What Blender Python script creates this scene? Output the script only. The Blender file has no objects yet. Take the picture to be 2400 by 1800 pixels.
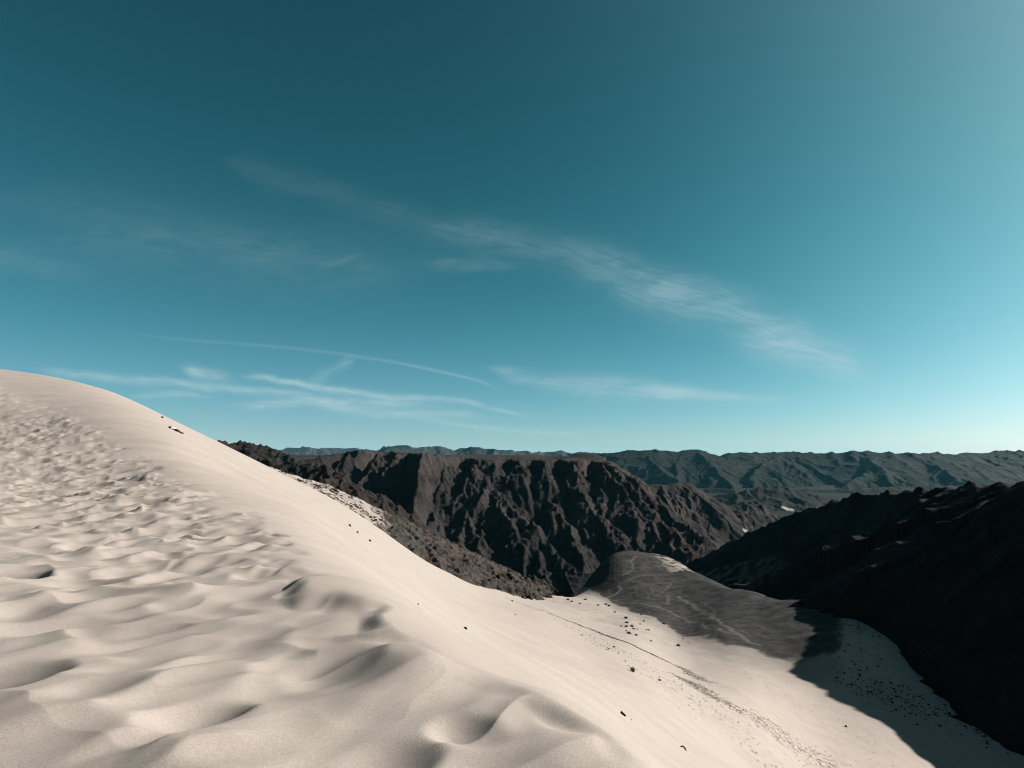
import bpy, math, random
import numpy as np
from mathutils import Vector

random.seed(7)
SC = bpy.context.scene
COL = SC.collection

# ------------------------------------------------------------------ camera
FPX, HOR = 1300.0, 1062.0            # focal length and eye level, in pixels of the 2400 x 1800 frame
cam_d = bpy.data.cameras.new("camera")
cam = bpy.data.objects.new("camera", cam_d)
COL.objects.link(cam)
SC.camera = cam
cam_d.sensor_width = 36.0
cam_d.lens = 36.0 * FPX / 2400.0
cam_d.shift_y = (HOR - 900.0) / 2400.0
cam.rotation_euler = (math.pi / 2, 0, 0)
cam_d.clip_start = 0.05
cam_d.clip_end = 60000.0

# ------------------------------------------------------------------ light, sky, exposure
SUN_AZ, SUN_EL = math.radians(77), math.radians(29.5)
SUN = np.array([math.sin(SUN_AZ) * math.cos(SUN_EL), math.cos(SUN_AZ) * math.cos(SUN_EL), math.sin(SUN_EL)])
EXPO = 1.4
SC.view_settings.view_transform = 'Standard'
SC.view_settings.look = 'None'
SC.view_settings.exposure = EXPO
SC.view_settings.gamma = 1.0
SC.cycles.filter_width = 1.0

sun_d = bpy.data.lights.new("sun", 'SUN')
sun_d.energy = 5.0
sun_d.angle = math.radians(0.5)
sun_d.color = (1.0, 0.955, 0.90)
sun = bpy.data.objects.new("sun", sun_d)
COL.objects.link(sun)
sun.rotation_euler = Vector(tuple(SUN)).to_track_quat('Z', 'Y').to_euler()
sun.location = (60, 0, 40)

world = bpy.data.worlds.new("World")
SC.world = world
world.use_nodes = True
W = world.node_tree


class NT:
    """small helper for building node trees"""
    def __init__(s, tree):
        s.t = tree

    def n(s, typ, **kw):
        node = s.t.nodes.new(typ)
        for k, v in kw.items():
            setattr(node, k, v)
        return node

    def put(s, sock, v):
        if hasattr(v, 'is_output'):
            s.t.links.new(v, sock)
        elif v is not None:
            try:
                sock.default_value = v
            except TypeError:
                sock.default_value = tuple(v)

    def m(s, op, a, b=None, c=None, clamp=False):
        nd = s.n('ShaderNodeMath', operation=op, use_clamp=clamp)
        s.put(nd.inputs[0], a)
        s.put(nd.inputs[1], b)
        s.put(nd.inputs[2], c)
        return nd.outputs[0]

    def mix(s, f, a, b, mode='MIX'):
        nd = s.n('ShaderNodeMix', data_type='RGBA', blend_type=mode)
        s.put(nd.inputs[0], f)
        s.put(nd.inputs[6], a)
        s.put(nd.inputs[7], b)
        return nd.outputs[2]

    def ramp(s, v, lo, hi, a=0.0, b=1.0):
        nd = s.n('ShaderNodeMapRange', clamp=True)
        nd.interpolation_type = 'SMOOTHSTEP'
        s.put(nd.inputs[0], v)
        for i, x in zip((1, 2, 3, 4), (lo, hi, a, b)):
            s.put(nd.inputs[i], x)
        return nd.outputs[0]

    def noise(s, vec, scale, detail=4, rough=0.55, dist=0.0):
        nd = s.n('ShaderNodeTexNoise')
        s.put(nd.inputs['Vector'], vec)
        nd.inputs['Scale'].default_value = scale
        nd.inputs['Detail'].default_value = detail
        nd.inputs['Roughness'].default_value = rough
        nd.inputs['Distortion'].default_value = dist
        return nd.outputs[0]

    def mapping(s, vec, scale=(1, 1, 1), rot=(0, 0, 0)):
        nd = s.n('ShaderNodeMapping')
        s.put(nd.inputs[0], vec)
        nd.inputs['Rotation'].default_value = rot
        nd.inputs['Scale'].default_value = scale
        return nd.outputs[0]


def build_sky():
    g = NT(W)
    bg = W.nodes['Background']
    sky = g.n('ShaderNodeTexSky', sky_type='NISHITA', sun_disc=False)
    sky.sun_elevation, sky.sun_rotation = SUN_EL, SUN_AZ
    sky.air_density, sky.dust_density, sky.ozone_density = 1.0, 0.3, 3.0
    tc = g.n('ShaderNodeTexCoord')
    dr = tc.outputs['Generated']
    sep = g.n('ShaderNodeSeparateXYZ')
    g.put(sep.inputs[0], dr)
    X, Y, Z = sep.outputs
    dot = g.n('ShaderNodeVectorMath', operation='DOT_PRODUCT')
    g.put(dot.inputs[0], dr)
    ga, ge = math.radians(80), math.radians(42)          # centre of the broad glow round the sun
    dot.inputs[1].default_value = (math.sin(ga) * math.cos(ge), math.cos(ga) * math.cos(ge), math.sin(ge))
    mu = g.m('MINIMUM', g.m('MAXIMUM', dot.outputs['Value'], 0.0), 0.86)
    mu4 = g.m('POWER', mu, 4.0)
    zc = g.m('MINIMUM', g.m('MAXIMUM', Z, 0.0), 0.62)
    zz = g.m('MULTIPLY', zc, zc)
    rgb = g.n('ShaderNodeSeparateColor')
    g.put(rgb.inputs[0], sky.outputs[0])
    comb = g.n('ShaderNodeCombineColor')
    fit = [(-0.069, 4.20, -8.155, 6.305, -0.54), (0.05, 2.10, -3.064, 1.02, -0.251), (0.0, 1.85, -3.67, 1.873, -0.087)]
    for i, (a, b, c, d, k) in enumerate(fit):
        # graded sky: sqrt(channel) * exp(broad glow towards the sun, brightening towards the horizon)
        e = g.m('ADD', g.m('MULTIPLY', mu, a), g.m('MULTIPLY', mu4, b))
        e = g.m('ADD', e, g.m('ADD', g.m('MULTIPLY', zc, c), g.m('MULTIPLY', zz, d)))
        e = g.m('EXPONENT', g.m('ADD', e, k - EXPO * math.log(2) + math.log(10.0)))
        g.put(comb.inputs[i], g.m('MULTIPLY', g.m('POWER', g.m('MULTIPLY', rgb.outputs[i], 0.1), 0.5), e))
    col = comb.outputs[0]

    # cirrus streaks, laid along the sky directions they stand in
    yy = g.m('MAXIMUM', Y, 0.02)
    u, w = g.m('DIVIDE', X, yy), g.m('DIVIDE', Z, yy)
    front = g.m('GREATER_THAN', Y, 0.05)
    un = g.m('MULTIPLY_ADD', u, 0.5, 0.5, clamp=True)
    cu = g.n('ShaderNodeCombineColor')
    for i in range(3):
        g.put(cu.inputs[i], un)
    nv = g.n('ShaderNodeCombineXYZ')
    g.put(nv.inputs[0], u)
    g.put(nv.inputs[1], w)
    vec = g.mapping(nv.outputs[0], (3.2, 13.0, 1.0), (0, 0, math.radians(12)))
    tex1 = g.ramp(g.noise(vec, 2.0, 7, 0.62, 0.8), 0.30, 0.68)
    vec2 = g.mapping(nv.outputs[0], (8.0, 14.0, 1.0), (0, 0, math.radians(-30)))
    tex2 = g.ramp(g.noise(vec2, 2.0, 5, 0.55, 0.3), 0.25, 0.75)
    tex = g.m('ADD', g.m('MULTIPLY_ADD', tex2, 0.25, g.m('MULTIPLY', tex1, 0.5)), 0.22)
    wob = g.m('MULTIPLY', g.m('SUBTRACT', g.noise(g.mapping(nv.outputs[0], (5, 5, 1)), 3.0, 4), 0.5), 0.016)
    w2 = g.m('ADD', w, wob)
    streaks = [
        ([(480, 372, 12, 0), (600, 402, 28, .08), (760, 450, 32, .09), (900, 495, 32, .08), (1050, 540, 34, .17), (1190, 565, 40, .26),
          (1270, 580, 40, .20), (1400, 625, 50, .36), (1550, 685, 50, .54), (1700, 720, 48, .52), (1830, 785, 52, .72),
          (1900, 810, 50, .56), (2000, 850, 50, .28), (2150, 890, 34, 0)], 1),
        ([(1650, 790, 30, 0), (1800, 815, 34, .35), (1950, 850, 34, .35), (2080, 880, 28, 0)], 1),
        ([(940, 625, 8, 0), (1050, 622, 14, .2), (1130, 622, 12, .24), (1240, 626, 6, 0)], 1),
        ([(710, 630, 5, 0), (780, 617, 8, .15), (860, 598, 6, 0)], 1),
        ([(200, 775, 3, 0), (420, 795, 4, .08), (700, 818, 4, .12), (900, 845, 4, .17), (1050, 875, 4, .24), (1120, 892, 4, .24), (1190, 912, 3, 0)], 0),
        ([(60, 866, 10, 0), (180, 880, 10.2, 0.85), (400, 897, 10.2, 0.70), (560, 912, 10.2, 0.62), (700, 925, 11.0, 0.70), (800, 940, 10.2, 0.70),
          (950, 945, 9.3, 0.54), (1120, 958, 6, 0)], 1),
        ([(540, 880, 4, 0), (600, 884, 6.8, 0.93), (700, 900, 7.6, 1.00), (800, 916, 8.5, 1.00), (900, 930, 8.5, 0.93), (1000, 933, 8.5, 1.00),
          (1070, 940, 6.8, 0.70), (1200, 968, 4.2, 0.62), (1280, 980, 4, 0)], 1),
        ([(400, 856, 7, 0), (450, 868, 12.8, 0.78), (510, 882, 12.8, 0.85), (560, 888, 9, 0)], 1),
        ([(290, 925, 6, 0), (380, 925, 8.5, 0.62), (440, 926, 8.5, 0.54), (540, 930, 6, 0)], 1),
        ([(460, 954, 8, 0), (620, 945, 11.0, 0.70), (720, 942, 11.0, 0.85), (800, 957, 11.0, 0.70), (950, 970, 10.2, 0.85), (1080, 972, 8.5, 0.78), (1170, 978, 7, 0)], 1),
        ([(1120, 862, 8, 0), (1200, 878, 15.3, 0.50), (1300, 900, 22.1, 0.50), (1420, 905, 25.5, 0.74), (1560, 918, 20.4, 0.85), (1680, 926, 12.8, 0.62),
          (1800, 936, 8.5, 0.43), (1980, 946, 6, 0)], 1),
        ([(705, 897, 9, 0), (755, 884, 14, .38), (780, 868, 11, .22), (808, 852, 14, .42), (845, 840, 8, 0)], 1),
        ([(0, 585, 50, .05), (250, 570, 70, .07), (600, 610, 70, .07), (850, 640, 55, .06), (1050, 640, 30, 0)], 1),
        ([(0, 470, 50, .05), (300, 520, 70, .07), (600, 580, 70, .07), (900, 600, 60, .06), (1200, 610, 30, 0)], 1),
        ([(0, 610, 24, .09), (120, 632, 22, .10), (260, 645, 14, 0)], 1),
        ([(930, 983, 5, 0), (1050, 990, 6.8, 0.54), (1200, 1010, 6.8, 0.54), (1350, 1014, 5.1, 0.43), (1550, 1013, 4, 0)], 1),
    ]
    total = None
    for si, (pts, textured) in enumerate(streaks):
        rc = g.n('ShaderNodeRGBCurve')
        g.put(rc.inputs['Color'], cu.outputs[0])
        for ci in range(3):
            cv = rc.mapping.curves[ci]
            P = []
            for (px, py, hw, it) in pts:
                x = ((px - 1200) / FPX + 1) / 2
                v = ((HOR - py) / FPX, hw / FPX * 10, it)[ci]
                P.append((x, v))
            if ci < 2:
                x0, v0 = P[0]
                x1, v1 = P[-1]
                P = [(0.0, v0)] * (x0 > 0.001) + P + [(1.0, v1)] * (x1 < 0.999)
            else:
                P = [(0.0, P[0][1])] * (P[0][0] > 0.001) + P + [(1.0, 0.0)] * (P[-1][0] < 0.999)
            while len(cv.points) < len(P):
                cv.points.new(0.5, 0.5)
            for pt, (x, v) in zip(cv.points, P):
                pt.location = (max(0, x), v)
                pt.handle_type = 'AUTO_CLAMPED'
        rc.mapping.update()
        so = g.n('ShaderNodeSeparateColor')
        g.put(so.inputs[0], rc.outputs[0])
        d = g.m('DIVIDE', g.m('SUBTRACT', w2 if textured else w, so.outputs[0]), g.m('MAXIMUM', g.m('MULTIPLY', so.outputs[1], 0.1), 0.0005))
        gs = g.m('EXPONENT', g.m('MULTIPLY', g.m('MULTIPLY', d, d), -1.0))
        v = g.m('MULTIPLY', gs, g.m('MAXIMUM', so.outputs[2], 0.0))
        if textured:
            fv = g.n('ShaderNodeCombineXYZ')
            g.put(fv.inputs[0], g.m('MULTIPLY', u, 9.0))
            g.put(fv.inputs[1], g.m('MULTIPLY', g.m('SUBTRACT', w2, so.outputs[0]), 95.0))
            fv.inputs[2].default_value = si * 3.7
            fib = g.ramp(g.noise(fv.outputs[0], 1.3, 8, 0.68, 0.5), 0.30, 0.70, 0.58, 1.22)
            v = g.m('MULTIPLY', v, g.m('MULTIPLY', tex, fib))
        total = v if total is None else g.m('ADD', total, v)
    total = g.m('MULTIPLY', g.m('MULTIPLY', total, front), 0.8, clamp=True)
    k = 10.0 / 2 ** EXPO
    col = g.mix(total, col, (0.50 * k, 0.66 * k, 0.70 * k, 1))
    g.put(bg.inputs[0], col)
    bg.inputs[1].default_value = 0.1


build_sky()


# ------------------------------------------------------------------ helpers
def P3(px, py, Y):
    """world point that the photograph shows at pixel (px, py), standing Y metres ahead"""
    return ((px - 1200.0) / FPX * Y, Y, (HOR - py) / FPX * Y)


def tag(o, label=None, cat=None, group=None, kind=None):
    for k, v in (('label', label), ('category', cat), ('group', group), ('kind', kind)):
        if v:
            o[k] = v
    return o


def sstep(x, a, b):
    t = np.clip((x - a) / (b - a), 0, 1)
    return t * t * (3 - 2 * t)


def perlin(x, y, seed=0):
    rng = np.random.RandomState(seed)
    perm = rng.permutation(512).astype(np.int32)
    ang = rng.rand(512).astype(np.float32) * 2 * np.pi
    gx, gy = np.cos(ang), np.sin(ang)
    x = np.asarray(x, np.float32)
    y = np.asarray(y, np.float32)
    xi, yi = np.floor(x).astype(np.int32), np.floor(y).astype(np.int32)
    fx, fy = x - xi, y - yi
    u = fx * fx * fx * (fx * (fx * 6 - 15) + 10)
    v = fy * fy * fy * (fy * (fy * 6 - 15) + 10)

    def corner(ix, iy, dx, dy):
        h = perm[(perm[ix & 511] + iy) & 511]
        return gx[h] * dx + gy[h] * dy
    a = corner(xi, yi, fx, fy)
    b = corner(xi + 1, yi, fx - 1, fy)
    c = corner(xi, yi + 1, fx, fy - 1)
    d = corner(xi + 1, yi + 1, fx - 1, fy - 1)
    return (a + u * (b - a) + v * (c + u * (d - c) - (a + u * (b - a)))) * 1.5


def fbm(x, y, octs=5, seed=0, gain=0.5, lac=2.03):
    t, a = 0, 1.0
    for i in range(octs):
        t = t + a * perlin(x, y, seed + i)
        x, y, a = x * lac + 7.3, y * lac - 3.1, a * gain
    return t


def ridged(x, y, octs=5, seed=0, gain=0.5, lac=2.03):
    t, a, w = 0, 1.0, 1.0
    for i in range(octs):
        n = 1 - np.abs(perlin(x, y, seed + i)) * 1.6
        n = np.clip(n, 0, 1) ** 2
        t = t + a * n * w
        w = np.clip(n * 1.6, 0, 1)
        x, y, a = x * lac + 5.1, y * lac + 9.7, a * gain
    return t


def grid_mesh(name, X, Y, Z, mat, attrs=None, smooth=True, parent=None):
    """a quad sheet from 2-D arrays of coordinates"""
    nr, nc = X.shape
    me = bpy.data.meshes.new(name)
    co = np.stack([X, Y, Z], -1).astype(np.float32).reshape(-1)
    idx = np.arange(nr * nc, dtype=np.int32).reshape(nr, nc)
    q = np.stack([idx[:-1, :-1], idx[:-1, 1:], idx[1:, 1:], idx[1:, :-1]], -1).reshape(-1, 4)
    nf = len(q)
    me.vertices.add(nr * nc)
    me.vertices.foreach_set('co', co)
    me.loops.add(nf * 4)
    me.loops.foreach_set('vertex_index', q.reshape(-1))
    me.polygons.add(nf)
    me.polygons.foreach_set('loop_start', np.arange(0, nf * 4, 4, dtype=np.int32))
    me.polygons.foreach_set('use_smooth', np.full(nf, smooth, dtype=bool))
    me.update(calc_edges=True)
    if attrs is not None:
        at = me.color_attributes.new('zone', 'FLOAT_COLOR', 'POINT')
        a4 = np.ones((nr * nc, 4), np.float32)
        for i, a in enumerate(attrs):
            if a is not None:
                a4[:, i] = np.asarray(a, np.float32).reshape(-1)
            else:
                a4[:, i] = 0
        at.data.foreach_set('color', a4.reshape(-1))
    me.materials.append(mat)
    o = bpy.data.objects.new(name, me)
    COL.objects.link(o)
    if parent:
        o.parent = parent
    return o


def poly_mesh(name, verts, faces, mat, parent=None, smooth=False):
    me = bpy.data.meshes.new(name)
    me.from_pydata(verts, [], faces)
    me.update()
    if smooth:
        for p in me.polygons:
            p.use_smooth = True
    me.materials.append(mat)
    o = bpy.data.objects.new(name, me)
    COL.objects.link(o)
    if parent:
        o.parent = parent
    return o


def new_mat(name):
    m = bpy.data.materials.new(name)
    m.use_nodes = True
    g = NT(m.node_tree)
    b = m.node_tree.nodes['Principled BSDF']
    b.inputs['Specular IOR Level'].default_value = 0.04
    b.inputs['Roughness'].default_value = 0.9
    return m, g, b


def bump(g, b, h, strength, dist, prev=None):
    nd = g.n('ShaderNodeBump')
    nd.inputs['Strength'].default_value = strength
    nd.inputs['Distance'].default_value = dist
    g.put(nd.inputs['Height'], h)
    if prev is not None:
        g.put(nd.inputs['Normal'], prev)
    g.put(b.inputs['Normal'], nd.outputs[0])
    return nd.outputs[0]


SAND = (0.238, 0.206, 0.182, 1)
SAND_D = (0.212, 0.182, 0.160, 1)


def sand_material():
    m, g, b = new_mat("sand")
    tc = g.n('ShaderNodeTexCoord').outputs['Object']
    at = g.n('ShaderNodeVertexColor', layer_name='zone')
    sp = g.n('ShaderNodeSeparateColor')
    g.put(sp.inputs[0], at.outputs['Color'])
    grav, trail, rough = sp.outputs
    big = g.noise(tc, 0.35, 5, 0.6)
    col = g.mix(g.ramp(big, 0.3, 0.75), SAND, SAND_D)
    grain = g.noise(tc, 150.0, 2, 0.7)
    grain2 = g.noise(tc, 62.0, 3, 0.7)
    gsum = g.m('ADD', g.m('MULTIPLY', grain, 0.6), g.m('MULTIPLY', grain2, 0.4))
    col = g.mix(1.0, col, g.mix(g.ramp(gsum, 0.36, 0.66), (0.80, 0.79, 0.78, 1), (1.16, 1.16, 1.16, 1)), 'MULTIPLY')
    # dark gravel that covers the mound, with pale trodden paths over it
    n1 = g.noise(tc, 0.22, 6, 0.65)
    n2 = g.noise(tc, 1.7, 4, 0.7)
    gcol = g.mix(g.ramp(n1, 0.35, 0.68), (0.0170, 0.0165, 0.0162, 1), (0.0400, 0.0375, 0.0355, 1))
    gcol = g.mix(1.0, gcol, g.mix(n2, (0.45, 0.45, 0.45, 1), (1.5, 1.5, 1.5, 1)), 'MULTIPLY')
    gcol = g.mix(trail, gcol, (0.078, 0.072, 0.066, 1))
    edge = g.m('ADD', grav, g.m('MULTIPLY', g.m('SUBTRACT', n2, 0.5), g.m('MULTIPLY', 1.2, g.m('MULTIPLY', grav, g.m('SUBTRACT', 1.0, grav)))), clamp=True)
    col = g.mix(edge, col, gcol)
    # loose stony specks where the zone is rough
    vo = g.n('ShaderNodeTexVoronoi')
    g.put(vo.inputs['Vector'], tc)
    vo.inputs['Scale'].default_value = 1.1
    rsel = g.n('ShaderNodeSeparateColor')
    g.put(rsel.inputs[0], vo.outputs['Color'])
    speck = g.m('MULTIPLY', g.ramp(vo.outputs['Distance'], 0.16, 0.26, 1.0, 0.0), g.m('LESS_THAN', rsel.outputs[0], 0.55))
    col = g.mix(g.m('MULTIPLY', speck, g.m('MULTIPLY', rough, 0.55)), col, (0.0424, 0.0354, 0.0311, 1))
    g.put(b.inputs['Base Color'], col)
    nb = bump(g, b, gsum, 0.5, 0.006)
    rb = g.noise(tc, 1.4, 5, 0.6)
    nb2 = g.n('ShaderNodeBump')
    g.put(nb2.inputs['Strength'], g.m('ADD', g.m('MULTIPLY', rough, 0.8), g.m('MULTIPLY', grav, 0.7), clamp=True))
    nb2.inputs['Distance'].default_value = 0.35
    g.put(nb2.inputs['Height'], rb)
    g.put(nb2.inputs['Normal'], nb)
    g.put(b.inputs['Normal'], nb2.outputs[0])
    return m


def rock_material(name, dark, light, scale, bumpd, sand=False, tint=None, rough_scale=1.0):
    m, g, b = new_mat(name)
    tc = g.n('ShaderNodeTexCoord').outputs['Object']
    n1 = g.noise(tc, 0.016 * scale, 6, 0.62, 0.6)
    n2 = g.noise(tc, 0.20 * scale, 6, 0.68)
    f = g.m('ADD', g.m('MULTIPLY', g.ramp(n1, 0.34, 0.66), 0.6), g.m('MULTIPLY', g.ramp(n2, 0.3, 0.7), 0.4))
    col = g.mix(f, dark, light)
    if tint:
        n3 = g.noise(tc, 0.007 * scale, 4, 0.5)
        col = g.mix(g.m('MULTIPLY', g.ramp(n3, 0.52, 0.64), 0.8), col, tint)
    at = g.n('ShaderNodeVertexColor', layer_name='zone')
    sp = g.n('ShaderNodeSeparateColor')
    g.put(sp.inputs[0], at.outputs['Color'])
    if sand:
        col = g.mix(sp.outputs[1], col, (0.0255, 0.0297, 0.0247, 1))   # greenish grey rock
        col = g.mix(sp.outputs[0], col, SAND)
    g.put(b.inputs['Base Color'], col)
    hb = g.m('ADD', g.noise(tc, 0.25 * scale, 7, 0.7), g.m('MULTIPLY', g.noise(tc, 1.1 * scale, 4, 0.7), 0.35))
    bump(g, b, hb, 0.9 * rough_scale, bumpd)
    return m


MAT_SAND = sand_material()
MAT_CLIFF = rock_material("canyon_rock", (0.0090, 0.0082, 0.0084, 1), (0.0420, 0.0350, 0.0325, 1), 1.0, 4.5, True, (0.0500, 0.0370, 0.0310, 1))
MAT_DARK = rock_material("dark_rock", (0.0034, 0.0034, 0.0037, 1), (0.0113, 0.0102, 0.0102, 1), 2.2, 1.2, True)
MAT_NEAR = rock_material("brown_rock", (0.0085, 0.0074, 0.0068, 1), (0.0328, 0.0249, 0.0215, 1), 4.0, 0.8, True)
MAT_TEAL = rock_material("far_rock", (0.0035, 0.0045, 0.0045, 1), (0.0135, 0.0140, 0.0120, 1), 0.28, 9.0, True)
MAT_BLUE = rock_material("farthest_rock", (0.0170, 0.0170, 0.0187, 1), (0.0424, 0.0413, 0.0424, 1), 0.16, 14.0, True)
MAT_MID = rock_material("brown_hill_rock", (0.0075, 0.0066, 0.0064, 1), (0.0220, 0.0175, 0.0160, 1), 0.6, 4.0, True)
MAT_PLAIN = rock_material("plain_gravel", (0.0050, 0.0052, 0.0050, 1), (0.0120, 0.0115, 0.0105, 1), 0.3, 2.0, True)

# ------------------------------------------------------------------ the sand sheet: dune, slip face, basin, gravel mound
# control points: for a column px of the photograph, the points of the ground seen there as (py, metres ahead)
CTRL = {
    0: [(1800, 3.05), (1600, 4.15), (1340, 7.9), (1200, 16), (1100, 30), (1000, 47), (910, 66), (865, 95), (900, 125), (1000, 165)],
    250: [(1800, 3.05), (1500, 5.2), (1250, 12.5), (1130, 26), (1060, 36), (1000, 45), (950, 60), (916, 82), (950, 112), (1100, 155)],
    400: [(1800, 3.05), (1500, 5.2), (1250, 12), (1150, 21), (1100, 28), (1040, 42), (1005, 56), (984, 80), (1012, 108), (1200, 152)],
    530: [(1800, 3.05), (1500, 5.2), (1300, 9.4), (1220, 14), (1175, 19), (1110, 40), (1070, 65), (1045, 95), (1080, 122), (1250, 160)],
    700: [(1800, 3.05), (1500, 5.25), (1350, 8), (1270, 11), (1215, 20), (1175, 45), (1148, 90), (1136, 132), (1180, 165), (1330, 230)],
    870: [(1800, 3.05), (1600, 4.2), (1450, 5.8), (1380, 8), (1330, 15), (1290, 35), (1255, 85), (1229, 142), (1290, 180), (1400, 240)],
    1040: [(1800, 3.05), (1600, 4.2), (1520, 5.3), (1480, 8), (1440, 18), (1400, 50), (1362, 110), (1339, 178), (1400, 216), (1500, 270)],
    1130: [(1800, 3.05), (1640, 3.9), (1565, 5.1), (1520, 12), (1480, 30), (1430, 80), (1402, 150), (1379, 226), (1440, 262), (1520, 330)],
    1200: [(1590, 6), (1545, 14), (1470, 62), (1430, 130), (1405, 195), (1392, 242), (1387, 262), (1440, 300), (1520, 370)],
    1270: [(1800, 3.05), (1650, 3.85), (1600, 8), (1550, 25), (1490, 70), (1450, 130), (1423, 195), (1404, 245), (1391, 278), (1450, 312), (1520, 390)],
    1400: [(1735, 3.4), (1680, 9), (1620, 25), (1560, 60), (1512, 110), (1485, 155), (1450, 200), (1415, 245), (1391, 283), (1368, 306), (1345, 322), (1330, 338), (1380, 380), (1440, 430)],
    1440: [(1400, 268), (1350, 301), (1315, 324), (1296, 342), (1345, 388)],
    1530: [(1455, 207), (1420, 240), (1370, 283), (1322, 320), (1296, 345), (1345, 388)],
    1570: [(1330, 318), (1306, 340), (1350, 385)],
    1482: [(1790, 3.15), (1740, 9), (1675, 26), (1610, 48), (1567, 70), (1535, 105), (1510, 138), (1460, 195), (1434, 232), (1400, 262), (1350, 297), (1310, 325), (1289, 345), (1340, 380), (1420, 430)],
    1600: [(1850, 5), (1800, 18), (1754, 28), (1700, 42), (1640, 67), (1592, 108), (1562, 140), (1520, 168), (1489, 194), (1450, 222), (1400, 258), (1365, 288), (1322, 328), (1370, 375), (1430, 430)],
    1640: [(1400, 255), (1346, 308), (1400, 360)],
    1680: [(1480, 185), (1430, 220), (1390, 255), (1362, 288), (1420, 350)],
    1760: [(1900, 10), (1800, 55), (1700, 78), (1640, 103), (1590, 132), (1532, 160), (1480, 184), (1430, 214), (1384, 250), (1425, 290), (1440, 340)],
    1900: [(1950, 14), (1800, 86), (1700, 111), (1600, 140), (1540, 156), (1480, 175), (1430, 198), (1403, 216), (1450, 250), (1460, 310)],
    2070: [(2000, 20), (1800, 101), (1700, 119), (1600, 139), (1520, 152), (1480, 175), (1460, 220)],
    2240: [(2050, 25), (1800, 109), (1700, 123), (1640, 136), (1600, 160)],
    2400: [(2080, 30), (1800, 110), (1760, 117), (1680, 150)],
}
cp = []
for px, lst in CTRL.items():
    for py, yv in lst:
        x, y, z = P3(px, py, yv)
        cp.append((math.atan2(x, y), math.hypot(x, y), z))
for deg in (-30, 0, 20):
    cp.append((math.radians(deg), 1.2, -1.72))
for deg, lst in ((-60, [(1.2, -1.72), (4, -1.72), (12, -1.7), (30, -.4), (60, 4), (100, 10), (160, 8)]),
                 (-110, [(1.2, -1.72), (4, -1.7), (15, -1.5), (50, 1), (150, 6)]),
                 (60, [(1.3, -1.72), (4, -3.2), (10, -6.6), (30, -18), (100, -55), (150, -61)]),
                 (110, [(1.3, -1.72), (4, -3.0), (10, -6.5), (30, -18), (100, -52), (150, -58)])):
    for r, z in lst:
        cp.append((math.radians(deg), r, z))
cp = np.array(cp)
KTH = 2.6


def tps_fit(th, r, z):
    A = np.stack([th * KTH, np.log(r)], 1)
    v = (z + 1.75) / r
    n = len(v)
    d2 = ((A[:, None] - A[None]) ** 2).sum(-1)
    K = 0.5 * d2 * np.log(d2 + 1e-12) + np.eye(n) * 1e-3
    Pm = np.concatenate([np.ones((n, 1)), A], 1)
    M = np.zeros((n + 3, n + 3))
    M[:n, :n], M[:n, n:], M[n:, :n] = K, Pm, Pm.T
    s = np.linalg.solve(M, np.concatenate([v, np.zeros(3)]))
    return A.astype(np.float32), s.astype(np.float32)


TA, TS = tps_fit(cp[:, 0], cp[:, 1], cp[:, 2])


def tps_eval(th, lr):
    a, b = np.float32(th * KTH), np.float32(lr)
    out = TS[-3] + TS[-2] * a + TS[-1] * b
    for (ax, ay), s in zip(TA, TS[:-3]):
        d2 = (a - ax) ** 2 + (b - ay) ** 2
        out += s * 0.5 * d2 * np.log(d2 + 1e-12)
    return out


def radii():
    out, lr = [], math.log(0.9)
    while lr < math.log(440):
        out.append(lr)
        r = math.exp(lr)
        lr += 0.0046 if r < 14 else (0.008 if r < 90 else 0.0042)
    return np.array(out)


LR = radii()
TH = np.concatenate([np.linspace(-1.92, -0.80, 90, endpoint=False), np.arange(-0.80, 0.80, 0.00155), np.linspace(0.80, 1.92, 90)])
# the smooth base surface is evaluated on a coarse lattice and interpolated, being smooth
cl = np.linspace(LR[0], LR[-1], 420)
ct = np.linspace(-1.92, 1.92, 500)
CT, CL = np.meshgrid(ct, cl)
CV = tps_eval(CT, CL)


def bilin(th, lr):
    fi = np.clip((lr - cl[0]) / (cl[1] - cl[0]), 0, len(cl) - 1.001)
    fj = np.clip((th - ct[0]) / (ct[1] - ct[0]), 0, len(ct) - 1.001)
    i, j = fi.astype(int), fj.astype(int)
    a, b = fi - i, fj - j
    return (CV[i, j] * (1 - a) * (1 - b) + CV[i + 1, j] * a * (1 - b) + CV[i, j + 1] * (1 - a) * b + CV[i + 1, j + 1] * a * b)


GT, GL = np.meshgrid(TH, LR)
GR = np.exp(GL)
GX, GY = GR * np.sin(GT), GR * np.cos(GT)
GZ = bilin(GT, GL) * GR - 1.75
BASE = GZ.copy()


def ground_hit(px, py, Z=None):
    """first ground point along the sight line through pixel (px, py)"""
    Z = GZ if Z is None else Z
    th = math.atan2(px - 1200.0, FPX)
    j = int(np.argmin(np.abs(TH - th)))
    r = GR[:, j]
    prof = HOR - FPX * Z[:, j] / (r * math.cos(TH[j]))
    k = np.nonzero(prof <= py)[0]
    if not len(k):
        k = [int(np.argmin(prof))]
    i = max(1, int(k[0]))
    p0, p1 = prof[i - 1], prof[i]
    t = 0.0 if abs(p0 - p1) < 1e-6 else float(np.clip((p0 - py) / (p0 - p1), 0, 1))
    rr = r[i - 1] + (r[i] - r[i - 1]) * t
    zz = Z[i - 1, j] + (Z[i, j] - Z[i - 1, j]) * t
    return Vector((rr * math.sin(th), rr * math.cos(th), zz))


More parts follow.
